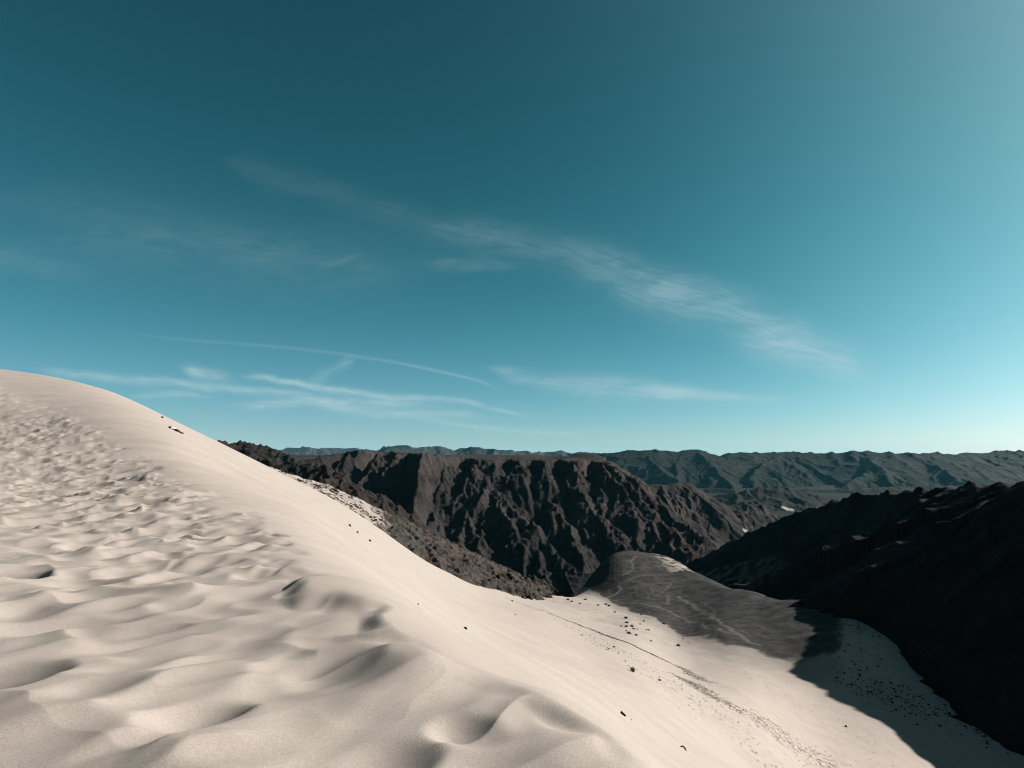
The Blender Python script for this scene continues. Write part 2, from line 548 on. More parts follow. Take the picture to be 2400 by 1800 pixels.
def ground_z(x, y):
    th, r = math.atan2(x, y), math.hypot(x, y)
    j = float(np.clip(np.interp(th, TH, np.arange(len(TH))), 0, len(TH) - 1.001))
    i = float(np.clip(np.interp(math.log(r), LR, np.arange(len(LR))), 0, len(LR) - 1.001))
    i0, j0 = int(i), int(j)
    a, b = i - i0, j - j0
    return float(GZ[i0, j0] * (1 - a) * (1 - b) + GZ[i0 + 1, j0] * a * (1 - b) + GZ[i0, j0 + 1] * (1 - a) * b + GZ[i0 + 1, j0 + 1] * a * b)


# crest line between the trodden dune top and the smooth slip face (plan view)
CREST = [ground_hit(px, py, BASE) for px, py in ((1500, 1795), (1380, 1690), (1230, 1604), (1080, 1545), (930, 1475), (800, 1380), (700, 1285), (600, 1215), (530, 1178),
                                                  (400, 1102), (250, 1002), (100, 942), (0, 912))]
CREST = [Vector((1.35, -2.0, 0)), Vector((1.2, 1.2, 0))] + CREST + [CREST[-1] + Vector((-40, 30, 0))]


def side_dist(X, Y, poly):
    """signed distance to a polyline in plan, positive on its left"""
    best = np.full(X.shape, 1e9, np.float32)
    sgn = np.zeros(X.shape, np.float32)
    for a, b in zip(poly[:-1], poly[1:]):
        dx, dy = b.x - a.x, b.y - a.y
        L2 = dx * dx + dy * dy + 1e-9
        t = np.clip(((X - a.x) * dx + (Y - a.y) * dy) / L2, 0, 1)
        ex, ey = X - (a.x + t * dx), Y - (a.y + t * dy)
        d = np.sqrt(ex * ex + ey * ey)
        s = np.sign(dx * (Y - a.y) - dy * (X - a.x))
        m = d < best
        best = np.where(m, d, best)
        sgn = np.where(m, s, sgn)
    return best * sgn


near = GR[:, 0] < 130
ni = int(near.sum())
sd = np.full(GX.shape, -50.0, np.float32)
sd[:ni] = side_dist(GX[:ni], GY[:ni], CREST)
wig = np.zeros_like(sd)
wig[:ni] = fbm(GX[:ni] * 0.55, GY[:ni] * 0.55, 3, 11) * 0.5 * np.clip(GR[:ni] / 8, 0.5, 3)
band = np.clip(GR / 14.0, 0.35, 2.5)
TROD = sstep(sd + wig, -0.1 * band, 0.8 * band)          # 1 on the trodden top, 0 on the slip face

# wind-softened footprints: overlapping hollows with a crisp rim on the sunward side
PIT4 = np.zeros_like(GZ)


def pit(cx, cy, a, b, ang, depth, ex=1.0, ecc=0.45, tow=None):
    r, th = math.hypot(cx, cy), math.atan2(cx, cy)
    R = max(a, b) * 1.05
    if r < R + 0.95:
        return
    i0, i1 = np.searchsorted(LR, [math.log(r - R), math.log(r + R)])
    dth = math.asin(min(0.99, R / r))
    j0, j1 = np.searchsorted(TH, [th - dth, th + dth])
    if i1 - i0 < 2 or j1 - j0 < 2:
        return
    dx, dy = GX[i0:i1, j0:j1] - cx, GY[i0:i1, j0:j1] - cy
    c, s = math.cos(ang), math.sin(ang)
    qx, qy = (dx * c + dy * s) / a, (-dx * s + dy * c) / b
    sx, sy = (SUN[0], SUN[1]) if tow is None else tow
    e0, e1 = (sx * c + sy * s), (-sx * s + sy * c)
    n = math.hypot(e0, e1) + 1e-6
    e0, e1 = e0 / n * ecc, e1 / n * ecc
    vx, vy = qx - e0, qy - e1
    vv = vx * vx + vy * vy + 1e-9
    ev = e0 * vx + e1 * vy
    lam = (-ev + np.sqrt(ev * ev + vv * (1 - ecc * ecc))) / vv
    t = np.clip(1 / lam, 0, 1)
    d = depth * (1 - t * t) ** ex
    PIT4[i0:i1, j0:j1] += d ** 4


rng = random.Random(21)
placed = 0
for _ in range(15000):
    th = rng.uniform(-0.86, 0.42)
    rr = 1.3 + 68 * rng.random() ** 1.75
    cx, cy = rr * math.sin(th), rr * math.cos(th)
    if rng.random() < (0.9 if rr < 5.5 else 0.6 if rr < 9 else 0.15):
        continue
    a = rng.uniform(0.30, 0.66) * (1.25 if rr < 9 else 1.0)
    b = a * rng.uniform(0.42, 0.8)
    a *= 1.15
    ang = math.radians(rng.gauss(24, 26))
    pit(cx, cy, a, b, ang, rng.uniform(0.07, 0.15) * (0.9 if rr < 8 else 1.15), rng.choice((0.9, 1.0, 1.0, 1.4)), rng.uniform(-0.5, 0.1))
    placed += 1
UR, RT, DR, UP = (.5, .85), (1, .1), (.85, -.5), (.1, 1)          # side of the hollow on which its rim is crisp
for (px, py, a, b, deg, dep, ex, tow) in [
        (785, 1538, .50, .52, 8, .155, 1.0, (.95, .3)), (697, 1510, .36, .24, 58, .10, 1.2, RT), (465, 1660, .42, .36, 30, .19, .95, (.97, -.1)), (-75, 1575, .72, .56, 34, .40, .9, (.95, -.2)), (235, 1605, .48, .45, 40, .14, 1.4, RT),
        (910, 1755, .40, .36, 10, .18, .95, UR), (1100, 1685, .40, .30, -38, .15, 1.2, RT), (378, 1467, .95, .26, 42, .15, .95, UP), (217, 1430, 1.05, .30, 28, .17, .95, UP), (416, 1320, .95, .40, 38, .16, 1.0, RT),
        (795, 1403, .60, .50, 10, .085, 1.4, RT), (610, 1308, .70, .55, 12, .11, 1.0, UR), (-30, 1346, .80, .52, 24, .40, .8, (.95, -.2)), (650, 1594, .42, .15, 8, .08, 1.1, UP), (345, 1735, .52, .18, 34, .11, 1.0, RT),
        (567, 1452, .95, .30, 2, .11, .95, UP), (530, 1240, .75, .46, 8, .16, 1.0, UR), (293, 1273, .70, .34, 20, .15, 1.0, RT), (255, 1217, .60, .34, 14, .14, 1.0, RT), (160, 1250, .80, .36, 30, .16, 1.0, RT),
        (1172, 1572, .34, .13, -38, .07, 1.2, RT), (680, 1715, .40, .34, 20, .07, 1.5, RT), (60, 1290, .8, .34, 26, .14, 1.1, UP), (150, 1725, .5, .3, 30, .12, 1.1, DR), (430, 1215, .6, .35, 10, .14, 1.0, RT),
        (120, 1180, .8, .4, 16, .15, 1.0, RT), (330, 1160, .7, .4, 10, .15, 1.0, RT)]:
    h = ground_hit(px, py, BASE)
    pit(h.x, h.y, a * 1.05, b * 1.05, math.radians(deg), dep * 1.2, ex, -0.25, tow)

UND = np.zeros_like(GZ)
xs, ys = GX[:ni], GY[:ni]
wx = xs + fbm(xs * 0.6, ys * 0.6, 2, 31) * 0.4
wy = ys + fbm(xs * 0.6, ys * 0.6, 2, 41) * 0.4
ca, sa = math.cos(math.radians(22)), math.sin(math.radians(22))
ra, rb = wx * ca + wy * sa, -wx * sa + wy * ca
rid = 1 - np.abs(perlin(ra * 0.55, rb * 1.05, 51)) * 1.7          # long sharp-crested sand waves
UND[:ni] = (0.045 + 0.04 * sstep(GR[:ni], 5, 12)) * np.clip(rid, 0, 1) ** 1.4 + 0.10 * fbm(xs * 0.45, ys * 0.45, 2, 61) + 0.006 * fbm(xs * 1.7, ys * 1.7, 2, 71)
amp = sstep(GR, 0.9, 1.8)
GZ = GZ + TROD * amp * (UND - PIT4 ** 0.25 + 0.03)
# slip face: faint tongues of sand running down the fall line, and a soft lip along the crest
fx, fy = 0.89, 0.455
q_, p_ = -xs * fy + ys * fx, xs * fx + ys * fy
tong = fbm(q_ * 0.33, p_ * 0.035, 3, 81) * 0.16 + fbm(q_ * 1.5, p_ * 0.09, 2, 85) * 0.020
GZ[:ni] += (1 - TROD[:ni]) * tong * sstep(xs * 0 + GR[:ni], 2, 9) * (1 - sstep(GR[:ni], 90, 130))

# basin and mound relief
far = GR > 95
FAR = np.zeros_like(GZ)
fi0 = ni - 40
X2, Y2 = GX[fi0:], GY[fi0:]
FAR[fi0:] = fbm(X2 * 0.045, Y2 * 0.045, 4, 91) * 0.55
GZ += FAR * sstep(GR, 120, 200) * sstep(GT, -0.05, 0.08)

# zones of the sheet: gravel on the mound, pale paths, rough stony strips
BORD = [(1130, 1376), (1250, 1389), (1300, 1385), (1360, 1383), (1390, 1386), (1418, 1403), (1440, 1417), (1480, 1434), (1560, 1470), (1620, 1492), (1700, 1517),
        (1760, 1532), (1830, 1546), (1900, 1551), (1965, 1538), (1990, 1480)]
bt, br = [], []
for px, py in BORD:
    h = ground_hit(px, py)
    bt.append(math.atan2(h.x, h.y))
    br.append(math.hypot(h.x, h.y))
rbv = np.interp(TH, bt, br, left=600, right=600)
wob = fbm(GX[fi0:] * 0.08, GY[fi0:] * 0.08, 4, 101) * 5.0
GRAV = np.zeros_like(GZ)
GRAV[fi0:] = sstep(GR[fi0:] + wob - rbv[None, :], -2.5, 5.0)
GRAV[fi0:] = np.maximum(GRAV[fi0:], 0.34 * sstep(GR[fi0:] + wob - rbv[None, :], -26, 0) * sstep(GT[fi0:], 0.09, 0.15))
fade = 1 - sstep(GT[fi0:] + 0.010 * fbm(GX[fi0:] * 0.12, GY[fi0:] * 0.12, 4, 151), math.atan2(1955 - 1200, FPX), math.atan2(1990 - 1200, FPX))
GRAV[fi0:] *= fade


def poly_dist(X, Y, pts):
    best = np.full(X.shape, 1e9, np.float32)
    for a, b in zip(pts[:-1], pts[1:]):
        dx, dy = b.x - a.x, b.y - a.y
        t = np.clip(((X - a.x) * dx + (Y - a.y) * dy) / (dx * dx + dy * dy + 1e-9), 0, 1)
        best = np.minimum(best, np.hypot(X - (a.x + t * dx), Y - (a.y + t * dy)))
    return best


PATHS = [
    (1.3, .9, [(1417, 1402), (1446, 1391), (1455, 1381), (1450, 1373)]),
    (.9, .4, [(1450, 1373), (1482, 1355), (1520, 1347), (1580, 1346)]),
    (.9, .5, [(1417, 1341), (1439, 1326), (1475, 1314)]),
    (.9, .8, [(1460, 1348), (1486, 1333), (1484, 1322), (1478, 1315), (1493, 1304)]),
    (1.5, .75, [(1591, 1398), (1627, 1420), (1670, 1446), (1706, 1471), (1735, 1493), (1775, 1511)]),
    (1.0, .55, [(1645, 1409), (1667, 1427), (1674, 1446)]),
    (1.2, .65, [(1431, 1406), (1526, 1420), (1544, 1424), (1580, 1438), (1634, 1460), (1706, 1485), (1735, 1493)]),
    (.9, .6, [(1553, 1389), (1565, 1377), (1576, 1362)]),
    (.9, .6, [(1558, 1395), (1565, 1406), (1569, 1415)]),
    (1.0, .45, [(1525, 1370), (1620, 1355), (1656, 1362), (1714, 1368), (1764, 1381), (1833, 1392)]),
    (.8, .35, [(1470, 1380), (1500, 1372), (1540, 1365)]),
    (.8, .35, [(1490, 1378), (1493, 1392)]), (.8, .35, [(1522, 1372), (1528, 1388), (1523, 1402)]),
    (.8, .3, [(1740, 1478), (1790, 1490), (1830, 1500)]), (.8, .3, [(1770, 1465), (1815, 1482)]),
    (1.0, .3, [(1615, 1480), (1690, 1500), (1735, 1520)]),
]
TRAIL = np.zeros_like(GZ)
jlo, jhi = np.searchsorted(TH, [0.12, 0.55])
sx_, sy_ = GX[fi0:, jlo:jhi], GY[fi0:, jlo:jhi]
jit = fbm(sx_ * 0.12, sy_ * 0.12, 3, 111) * 1.6
for wd, st, pts in PATHS:
    d = poly_dist(sx_ + jit, sy_ + jit * 0.7, [ground_hit(*p) for p in pts])
    TRAIL[fi0:, jlo:jhi] = np.maximum(TRAIL[fi0:, jlo:jhi], st * (1 - sstep(d, wd * 0.25, wd * 0.85)))
# sandy patch on the sunny shoulder of the mound
patch = [ground_hit(*p) for p in [(1528, 1299), (1562, 1304), (1598, 1318), (1632, 1337), (1580, 1343), (1540, 1340)]]
pc = sum(patch, Vector()) / len(patch)
inside = np.zeros(sx_.shape, bool)
pwx = sx_ + 5.0 * fbm(sx_ * 0.09, sy_ * 0.09, 4, 122)
pwy = sy_ + 9.0 * fbm(sx_ * 0.09, sy_ * 0.09, 4, 127)
for a, b in zip(patch, patch[1:] + patch[:1]):
    cond = ((a.y > pwy) != (b.y > pwy)) & (pwx < (b.x - a.x) * (pwy - a.y) / (b.y - a.y + 1e-9) + a.x)
    inside ^= cond
pat = inside * sstep(fbm(sx_ * 0.25, sy_ * 0.25, 4, 121), -0.35, 0.1)
GRAV[fi0:, jlo:jhi] *= 1 - 0.85 * pat * sstep(sx_, patch[0].x - 4, patch[0].x + 9)
rl = [ground_hit(*p) for p in [(1340, 1462), (1450, 1503), (1550, 1548), (1640, 1600), (1760, 1672), (1850, 1722), (1960, 1790)]]
rdist = poly_dist(GX[fi0:, jlo:], GY[fi0:, jlo:], rl)
ROUGH = np.zeros_like(GZ)
ROUGH[fi0:, jlo:] = (1 - sstep(rdist, 3.0, 11.0)) * sstep(fbm(GX[fi0:, jlo:] * 0.2, GY[fi0:, jlo:] * 0.2, 3, 131), -0.5, 0.5)
GZ[fi0:, jlo:] += ROUGH[fi0:, jlo:] * fbm(GX[fi0:, jlo:] * 0.9, GY[fi0:, jlo:] * 0.9, 3, 141) * 0.10
# shaded stony fringe at the foot of the dark hill
fr = sstep(TH, math.atan2(760, FPX), math.atan2(860, FPX))
ROUGH = np.maximum(ROUGH, 0.8 * fr[None, :] * sstep(GR, 120, 165))

ground = grid_mesh("ground", GX, GY, GZ, MAT_SAND, (GRAV, TRAIL, ROUGH))
tag(ground, "pale sand dune with trodden crest, smooth slip face, sandy basin and dark gravel mound", "sand dune", kind='structure')


# ------------------------------------------------------------------ rocky hills built from branching ridges
class Hill:
    def __init__(s, x0, x1, ys, cell, floor, seed):
        s.xs = np.arange(x0, x1, cell, dtype=np.float32)
        s.ys = np.asarray(ys, np.float32)
        s.X, s.Y = np.meshgrid(s.xs, s.ys)
        s.Z = np.full(s.X.shape, floor, np.float32) if np.isscalar(floor) else floor(s.X, s.Y)
        s.floor = float(np.min(s.Z))
        s.seed = seed
        s.rng = random.Random(seed)
        s.WX, s.WY = s.X, s.Y
        s.wamp = 0.0

    def warp(s, amp, size):
        s.wamp = amp * 2.2
        s.WX = s.X + amp * fbm(s.X / size, s.Y / size, 4, s.seed + 1)
        s.WY = s.Y + amp * fbm(s.X / size, s.Y / size, 4, s.seed + 9)

    def ridge(s, pts, kl, kr):
        for a, b in zip(pts[:-1], pts[1:]):
            R = (max(a[2], b[2]) - s.floor) / min(kl, kr) + s.wamp
            i0, i1 = np.searchsorted(s.ys, [min(a[1], b[1]) - R, max(a[1], b[1]) + R])
            j0, j1 = np.searchsorted(s.xs, [min(a[0], b[0]) - R, max(a[0], b[0]) + R])
            if i1 - i0 < 1 or j1 - j0 < 1:
                continue
            sl = (slice(i0, i1), slice(j0, j1))
            X, Y = s.WX[sl], s.WY[sl]
            dx, dy = b[0] - a[0], b[1] - a[1]
            L2 = dx * dx + dy * dy + 1e-6
            t = np.clip(((X - a[0]) * dx + (Y - a[1]) * dy) / L2, 0, 1)
            d = np.hypot(X - (a[0] + t * dx), Y - (a[1] + t * dy))
            left = (dx * (Y - a[1]) - dy * (X - a[0])) > 0
            z = a[2] + (b[2] - a[2]) * t - np.where(left, kl, kr) * d
            s.Z[sl] = np.maximum(s.Z[sl], z)

    def branch(s, pts, depth, spacing, length, slope, k, spread=(38, 72), sides=(1, -1), towards=None):
        """side spurs leaving a ridge line downhill, each with spurs of its own"""
        R = s.rng
        for a, b in zip(pts[:-1], pts[1:]):
            dx, dy = b[0] - a[0], b[1] - a[1]
            L = math.hypot(dx, dy)
            if L < 1:
                continue
            down = 1 if b[2] <= a[2] else -1
            ang = math.atan2(dy * down, dx * down)
            n = max(1, int(L / spacing + R.random()))
            for side in sides:
                for i in range(n):
                    t = (i + R.uniform(0.1, 0.9)) / n
                    p = [a[c] + (b[c] - a[c]) * t for c in range(3)]
                    th = ang + side * math.radians(R.uniform(*spread))
                    if towards is not None:
                        th = math.radians(R.gauss(towards, 16))
                    ll = length * R.uniform(0.55, 1.35)
                    th2 = th + math.radians(R.uniform(-28, 28))
                    sl = slope * R.uniform(0.8, 1.2)
                    z0 = p[2] - R.uniform(0.0, 0.04) * length
                    m = (p[0] + math.cos(th) * ll * .5, p[1] + math.sin(th) * ll * .5, z0 - sl * ll * .42)
                    e = (m[0] + math.cos(th2) * ll * .5, m[1] + math.sin(th2) * ll * .5, m[2] - sl * ll * .58)
                    sp = [(p[0], p[1], z0), m, e]
                    kk = k * R.uniform(0.85, 1.25)
                    s.ridge(sp, kk, k * R.uniform(0.85, 1.25))
                    if depth > 1:
                        s.branch(sp, depth - 1, spacing * 0.55, length * 0.45, slope * 1.15, k * 1.1)


def lin_range(segs):
    out = []
    for a, b, st in segs:
        out += list(np.arange(a, b, st))
    return out


# ---- the dark canyon wall with its plateau
can = Hill(-640, 560, lin_range([(455, 800, 1.5), (800, 1120, 2.4), (1120, 2300, 14)]), 1.5, -172, 300)
can.warp(5.0, 30.0)
Yd = lambda py: 748 - (py - 1078) * 0.66
RIM = [P3(*p) for p in [(300, 1045, 700), (440, 1040, 690), (640, 1085, 730), (734, 1076, 775), (774, 1063, 800), (817, 1057, 815), (889, 1056, 815), (925, 1062, 790), (990, 1061, 712),
                        (1041, 1068, 745), (1110, 1076, 775), (1200, 1078, 785), (1280, 1078, 780), (1350, 1080, 768), (1431, 1082, 752), (1453, 1095, 745), (1475, 1109, 738),
                        (1500, 1127, 732), (1530, 1160, 730), (1640, 1300, 720)]]
rx, ry, rz = (np.array([p[i] for p in RIM]) for i in range(3))
yr = np.interp(can.WX, rx, ry)
zr = np.interp(can.WX, rx, rz)
for px, wd, dep in ((868, 16, 75), (935, 12, 60), (1078, 14, 60), (1185, 13, 55), (1248, 10, 45), (1315, 12, 60), (1395, 11, 45), (770, 14, 40)):
    xc = (px - 1200) / FPX * 760
    yr = yr + dep * np.exp(-((can.WX - xc) / wd) ** 2)
behind = can.WY - yr
plat = np.where(behind > 0, zr + (-7.0 - zr) * sstep(behind, 0, 160) * sstep(zr, -60, -8) - np.maximum(behind, 0) * 0.12 * (1 - sstep(zr, -60, -8)), zr + 1.0 * behind)
# the rim falls away at both ends of the plateau
plat += np.where(behind > 0, 1.3 * fbm(can.X / 60, can.Y / 60, 4, 5), 0)
can.Z = np.maximum(can.Z, plat)
SPURS = [
    [(990, 1061), (947, 1152), (925, 1189), (918, 1222), (905, 1262)], [(1041, 1072), (1041, 1102), (1020, 1181), (1018, 1218), (962, 1240)],
    [(1110, 1080), (1103, 1092), (1081, 1152), (1030, 1190)], [(1160, 1080), (1132, 1152), (1099, 1185), (1110, 1235), (1121, 1275), (1164, 1348), (1182, 1366)],
    [(1099, 1185), (1078, 1250), (1068, 1330), (1082, 1380)],
    [(1215, 1083), (1157, 1145), (1179, 1196), (1226, 1275), (1232, 1320)], [(1157, 1145), (1208, 1189), (1250, 1235), (1287, 1275), (1352, 1330)],
    [(1276, 1090), (1294, 1167), (1341, 1239), (1367, 1312), (1375, 1340)], [(1240, 1215), (1262, 1268), (1269, 1330), (1287, 1370)],
    [(1345, 1086), (1363, 1152), (1402, 1203), (1453, 1239), (1462, 1278)], [(1403, 1086), (1482, 1167), (1525, 1221), (1545, 1260)],
    [(1440, 1090), (1500, 1165), (1562, 1221), (1598, 1257), (1670, 1285)], [(1475, 1112), (1540, 1175), (1600, 1225), (1660, 1262)],
    [(889, 1060), (860, 1100), (830, 1135), (812, 1165)], [(817, 1060), (800, 1085), (775, 1110), (760, 1125)], [(734, 1078), (745, 1095), (765, 1120)],
    [(930, 1066), (900, 1110), (868, 1160), (850, 1190)], [(640, 1088), (690, 1100), (720, 1120)],
]
for sp in SPURS:
    pts = [P3(px, py, Yd(py) + random.uniform(-6, 6)) for px, py in sp]
    can.ridge(pts, random.uniform(0.95, 1.3), random.uniform(0.95, 1.3))
    can.branch(pts, 2, 48, 36, 0.9, 1.1)
    can.branch(pts, 1, 16, 14, 0.9, 1.25)
R2 = [P3(*p) for p in [(1505, 1150, 960), (1536, 1133, 985), (1560, 1136, 990), (1583, 1130, 995), (1616, 1133, 1005), (1645, 1152, 1000), (1700, 1180, 985), (1764, 1212, 960), (1830, 1245, 930)]]
can.ridge(R2, .8, .8)
can.branch(R2, 3, 45, 120, 0.5, 0.85, towards=-75, sides=(1,))
can.branch(R2, 2, 60, 120, 0.5, 0.85, towards=60, sides=(1,))
LFT = [P3(*p) for p in [(380, 1040, 600), (497, 1031, 620), (525, 1030, 625), (590, 1038, 640), (640, 1047, 650), (668, 1060, 640), (700, 1074, 625), (745, 1093, 600), (790, 1120, 575), (830, 1165, 550)]]
can.ridge(LFT, .6, .6)
can.branch(LFT, 3, 34, 70, 0.6, 0.85)
mesa = P3(1372, 1066, 1000)
dm = np.hypot((can.X - mesa[0]) / 1.1, can.Y - 1000)
can.Z = np.maximum(can.Z, np.where(dm < 34, -7.5 + 7.0 * (1 - sstep(dm, 10, 34)), -999))
cut = sstep(plat - can.Z + 0, -2, 6)
slopey = 1 - sstep(behind, -6, 25) * (can.Z < 12)
rn = (ridged(can.X / 36, can.Y / 36, 6, 310) - 0.9) * 3.0 + (ridged(can.X / 12, can.Y / 12, 4, 320) - 0.9) * 2.2 + (ridged(can.X / 5, can.Y / 5, 3, 330) - 0.9) * 1.3
hmask = sstep(can.Z, -172, -150)
can.Z += rn * (0.10 + 0.90 * slopey) * hmask
sandm = np.zeros_like(can.Z)
pz = P3(1755, 1240, 900)
sandm += (np.hypot((can.X - pz[0]) / 9, (can.Y - pz[1]) / 12) < 1) * 0.9
o = grid_mesh("canyon_hills", can.X, can.Y, can.Z, MAT_CLIFF, (sandm, None, None))
tag(o, "dark rocky canyon wall with steep gullied spurs below a flat plateau", "canyon wall", kind='structure')

# ---- brown rocky hill between the dune and the canyon
hl = Hill(-260, 0, np.arange(250, 470, 0.8), 0.7, -130, 400)
hl.warp(3.0, 16.0)
cr = [P3(*p) for p in [(470, 1075, 420), (560, 1070, 410), (640, 1076, 398), (687, 1094, 390), (745, 1090, 385), (768, 1092, 380), (804, 1113, 375), (824, 1135, 370), (844, 1151, 362), (853, 1181, 355),
                       (871, 1207, 350), (900, 1250, 340)]]
hl.ridge(cr, .8, .9)
hl.branch(cr, 2, 14, 34, 0.6, 0.9)
hl.Z += (ridged(hl.X / 14, hl.Y / 14, 5, 410) - 0.9) * 2.0 + (ridged(hl.X / 4, hl.Y / 4, 3, 415) - .9) * 0.9
o = grid_mesh("rocky_hill", hl.X, hl.Y, hl.Z, MAT_NEAR, (None, None, None))
tag(o, "rugged brown rocky hill rising just behind the dune slope", "rocky hill", kind='structure')

# ---- rock slope half buried in sand, right behind the dune edge
rs = Hill(-130, 20, np.arange(150, 330, 0.55), 0.5, -150, 500)
rs.warp(1.4, 9.0)
cr2 = [P3(*p) for p in [(560, 1078, 212), (600, 1085, 215), (640, 1098, 225), (701, 1116, 235), (763, 1133, 245), (804, 1157, 250), (821, 1175, 250), (868, 1202, 255), (896, 1218, 258), (925, 1232, 260),
                        (960, 1240, 262), (994, 1253, 264), (1040, 1292, 268), (1090, 1336, 274), (1150, 1384, 282), (1195, 1412, 290)]]
rs.ridge(cr2, .75, .52)
rs.branch([p for p in cr2 if p[0] > -62], 2, 9, 16, 0.6, 0.9)
uu = rs.X / rs.Y * FPX + 1200
rockm = sstep(uu + 22 * fbm(rs.X / 6, rs.Y / 6, 3, 530), 865, 925)
rs.Z += ((ridged(rs.X / 9, rs.Y / 9, 5, 510) - 0.9) * 1.3 + (ridged(rs.X / 2.6, rs.Y / 2.6, 4, 515) - .9) * 0.85) * (0.25 + 0.75 * rockm)
sm = (1 - rockm * 0.9) * (1 - sstep(fbm(rs.X / 5, rs.Y / 5, 5, 520) + fbm(rs.X / 1.3, rs.Y / 1.3, 3, 525) * 0.8, 0.22, 0.34))
gj = uu + 14 * fbm(rs.X / 5, rs.Y / 5, 4, 535)
gm = sstep(gj, 915, 935) * (1 - sstep(gj, 975, 1000)) * (0.5 + 0.5 * sstep(fbm(rs.X / 2, rs.Y / 2, 3, 540), -0.4, 0.3))
RSX, RSY, RSZ = rs.xs, rs.ys, rs.Z
o = grid_mesh("rocky_slope", rs.X, rs.Y, rs.Z, MAT_NEAR, (sm, gm * 0.75, None))
tag(o, "rocky slope patched with drifted sand along the dune's far edge", "rocky slope", kind='structure')

# ---- small brown outcrop at the mouth of the canyon
oc = Hill(-12, 40, np.arange(320, 380, 0.5), 0.5, -112, 550)
oc.warp(1.0, 7.0)
oc.ridge([P3(*p) for p in [(1205, 1392, 348), (1228, 1362, 346), (1243, 1348, 345), (1262, 1352, 345), (1280, 1368, 345), (1300, 1392, 346)]], .9, .8)
oc.branch([P3(*p) for p in [(1228, 1362, 346), (1243, 1348, 345), (1262, 1352, 345), (1280, 1368, 345)]], 2, 4, 12, .6, .9)
oc.Z += (ridged(oc.X / 7, oc.Y / 7, 5, 560) - 0.9) * 1.8
o = grid_mesh("rock_outcrop", oc.X, oc.Y, oc.Z, MAT_NEAR, (None, None, None))
tag(o, "small brown rock outcrop at the canyon mouth beyond the sand edge", "rock outcrop", kind='structure')

# ---- the black hill on the right, its near flank in shade
dh = Hill(55, 380, np.arange(20, 590, 1.0), 0.9, -125, 600)
dh.warp(3.0, 30.0)
DC = [(200, 20, 2), (196, 60, 0), (190, 100, -2), (185, 132, -2), (184, 150, 5), (182, 168, 6), (178, 178, -2)] + [P3(*p) for p in [
    (2400, 1126, 188), (2300, 1131, 224), (2205, 1141, 263), (2120, 1149, 302), (2050, 1151, 334), (1990, 1165, 358), (1950, 1176, 374), (1850, 1202, 408), (1780, 1233, 436), (1700, 1277, 468), (1640, 1312, 494),
    (1560, 1370, 515)]]
dh.ridge(DC, .86, .5)
for sp in ([(188, 116, 0), (136, 130, -34), (94, 140, -61)], [(188, 105, 0), (138, 118, -36), (98, 124, -62)], [(184, 150, -6), (140, 164, -36), (100, 170, -59)], [(186, 90, 0), (136, 98, -40), (106, 103, -63)],
           [(190, 195, -11), (145, 196, -40), (108, 198, -57)], [(200, 260, -16), (156, 262, -44), (128, 256, -62)]):
    dh.ridge(sp, .95, .95)
    dh.branch(sp, 2, 18, 22, .8, 1.1)
dh.branch(DC, 3, 26, 62, 0.82, 1.15, towards=190, sides=(1,))
dh.branch(DC, 2, 40, 80, 0.5, 0.8, towards=10, sides=(1,))
dh.Z += (ridged(dh.X / 26, dh.Y / 26, 5, 610) - 0.9) * 2.3 + (ridged(dh.X / 6, dh.Y / 6, 4, 620) - .9) * 0.7
hu, hv = dh.X / dh.Y * FPX + 1200, HOR - dh.Z / dh.Y * FPX
hl_c = np.interp(hu, [1600, 1660, 1720, 1790, 1850], [1345, 1338, 1322, 1306, 1298])
hm = sstep(hu, 1600, 1640) * (1 - sstep(hu, 1780, 1860)) * sstep(hv - hl_c, -4, 3) * (1 - sstep(hv, 1362, 1385)) * (dh.Y > 240)
hm = hm * 0.32 * sstep(fbm(dh.X / 7, dh.Y / 7, 4, 630), -0.5, 0.3)
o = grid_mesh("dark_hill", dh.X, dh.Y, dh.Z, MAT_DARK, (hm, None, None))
tag(o, "black rocky hill in shadow rising over the right side of the basin", "dark hill", kind='structure')

# ---- one more dark ridge in the gap behind the canyon's right end
dr = Hill(330, 900, np.arange(1120, 1640, 2.6), 2.2, -225, 660)
dr.warp(9, 50)
for rc in ([(1560, 1178, 1330), (1640, 1172, 1350), (1672, 1166, 1355), (1705, 1180, 1350), (1752, 1177, 1345), (1788, 1185, 1340), (1831, 1209, 1330), (1875, 1236, 1315), (1930, 1270, 1300)],
           [(1640, 1200, 1230), (1690, 1196, 1225), (1740, 1208, 1215), (1790, 1232, 1200), (1840, 1262, 1190)]):
    rcp = [P3(*q) for q in rc]
    dr.ridge(rcp, .7, .6)
    dr.branch(rcp, 3, 42, 110, 0.5, 0.85, towards=-80, sides=(1,))
dr.Z += (ridged(dr.X / 40, dr.Y / 40, 6, 665) - .9) * 6
o = grid_mesh("dark_ridge", dr.X, dr.Y, dr.Z, MAT_CLIFF, (None, None, None))
tag(o, "dark rugged ridge filling the gap behind the canyon wall's right end", "ridge", kind='structure')

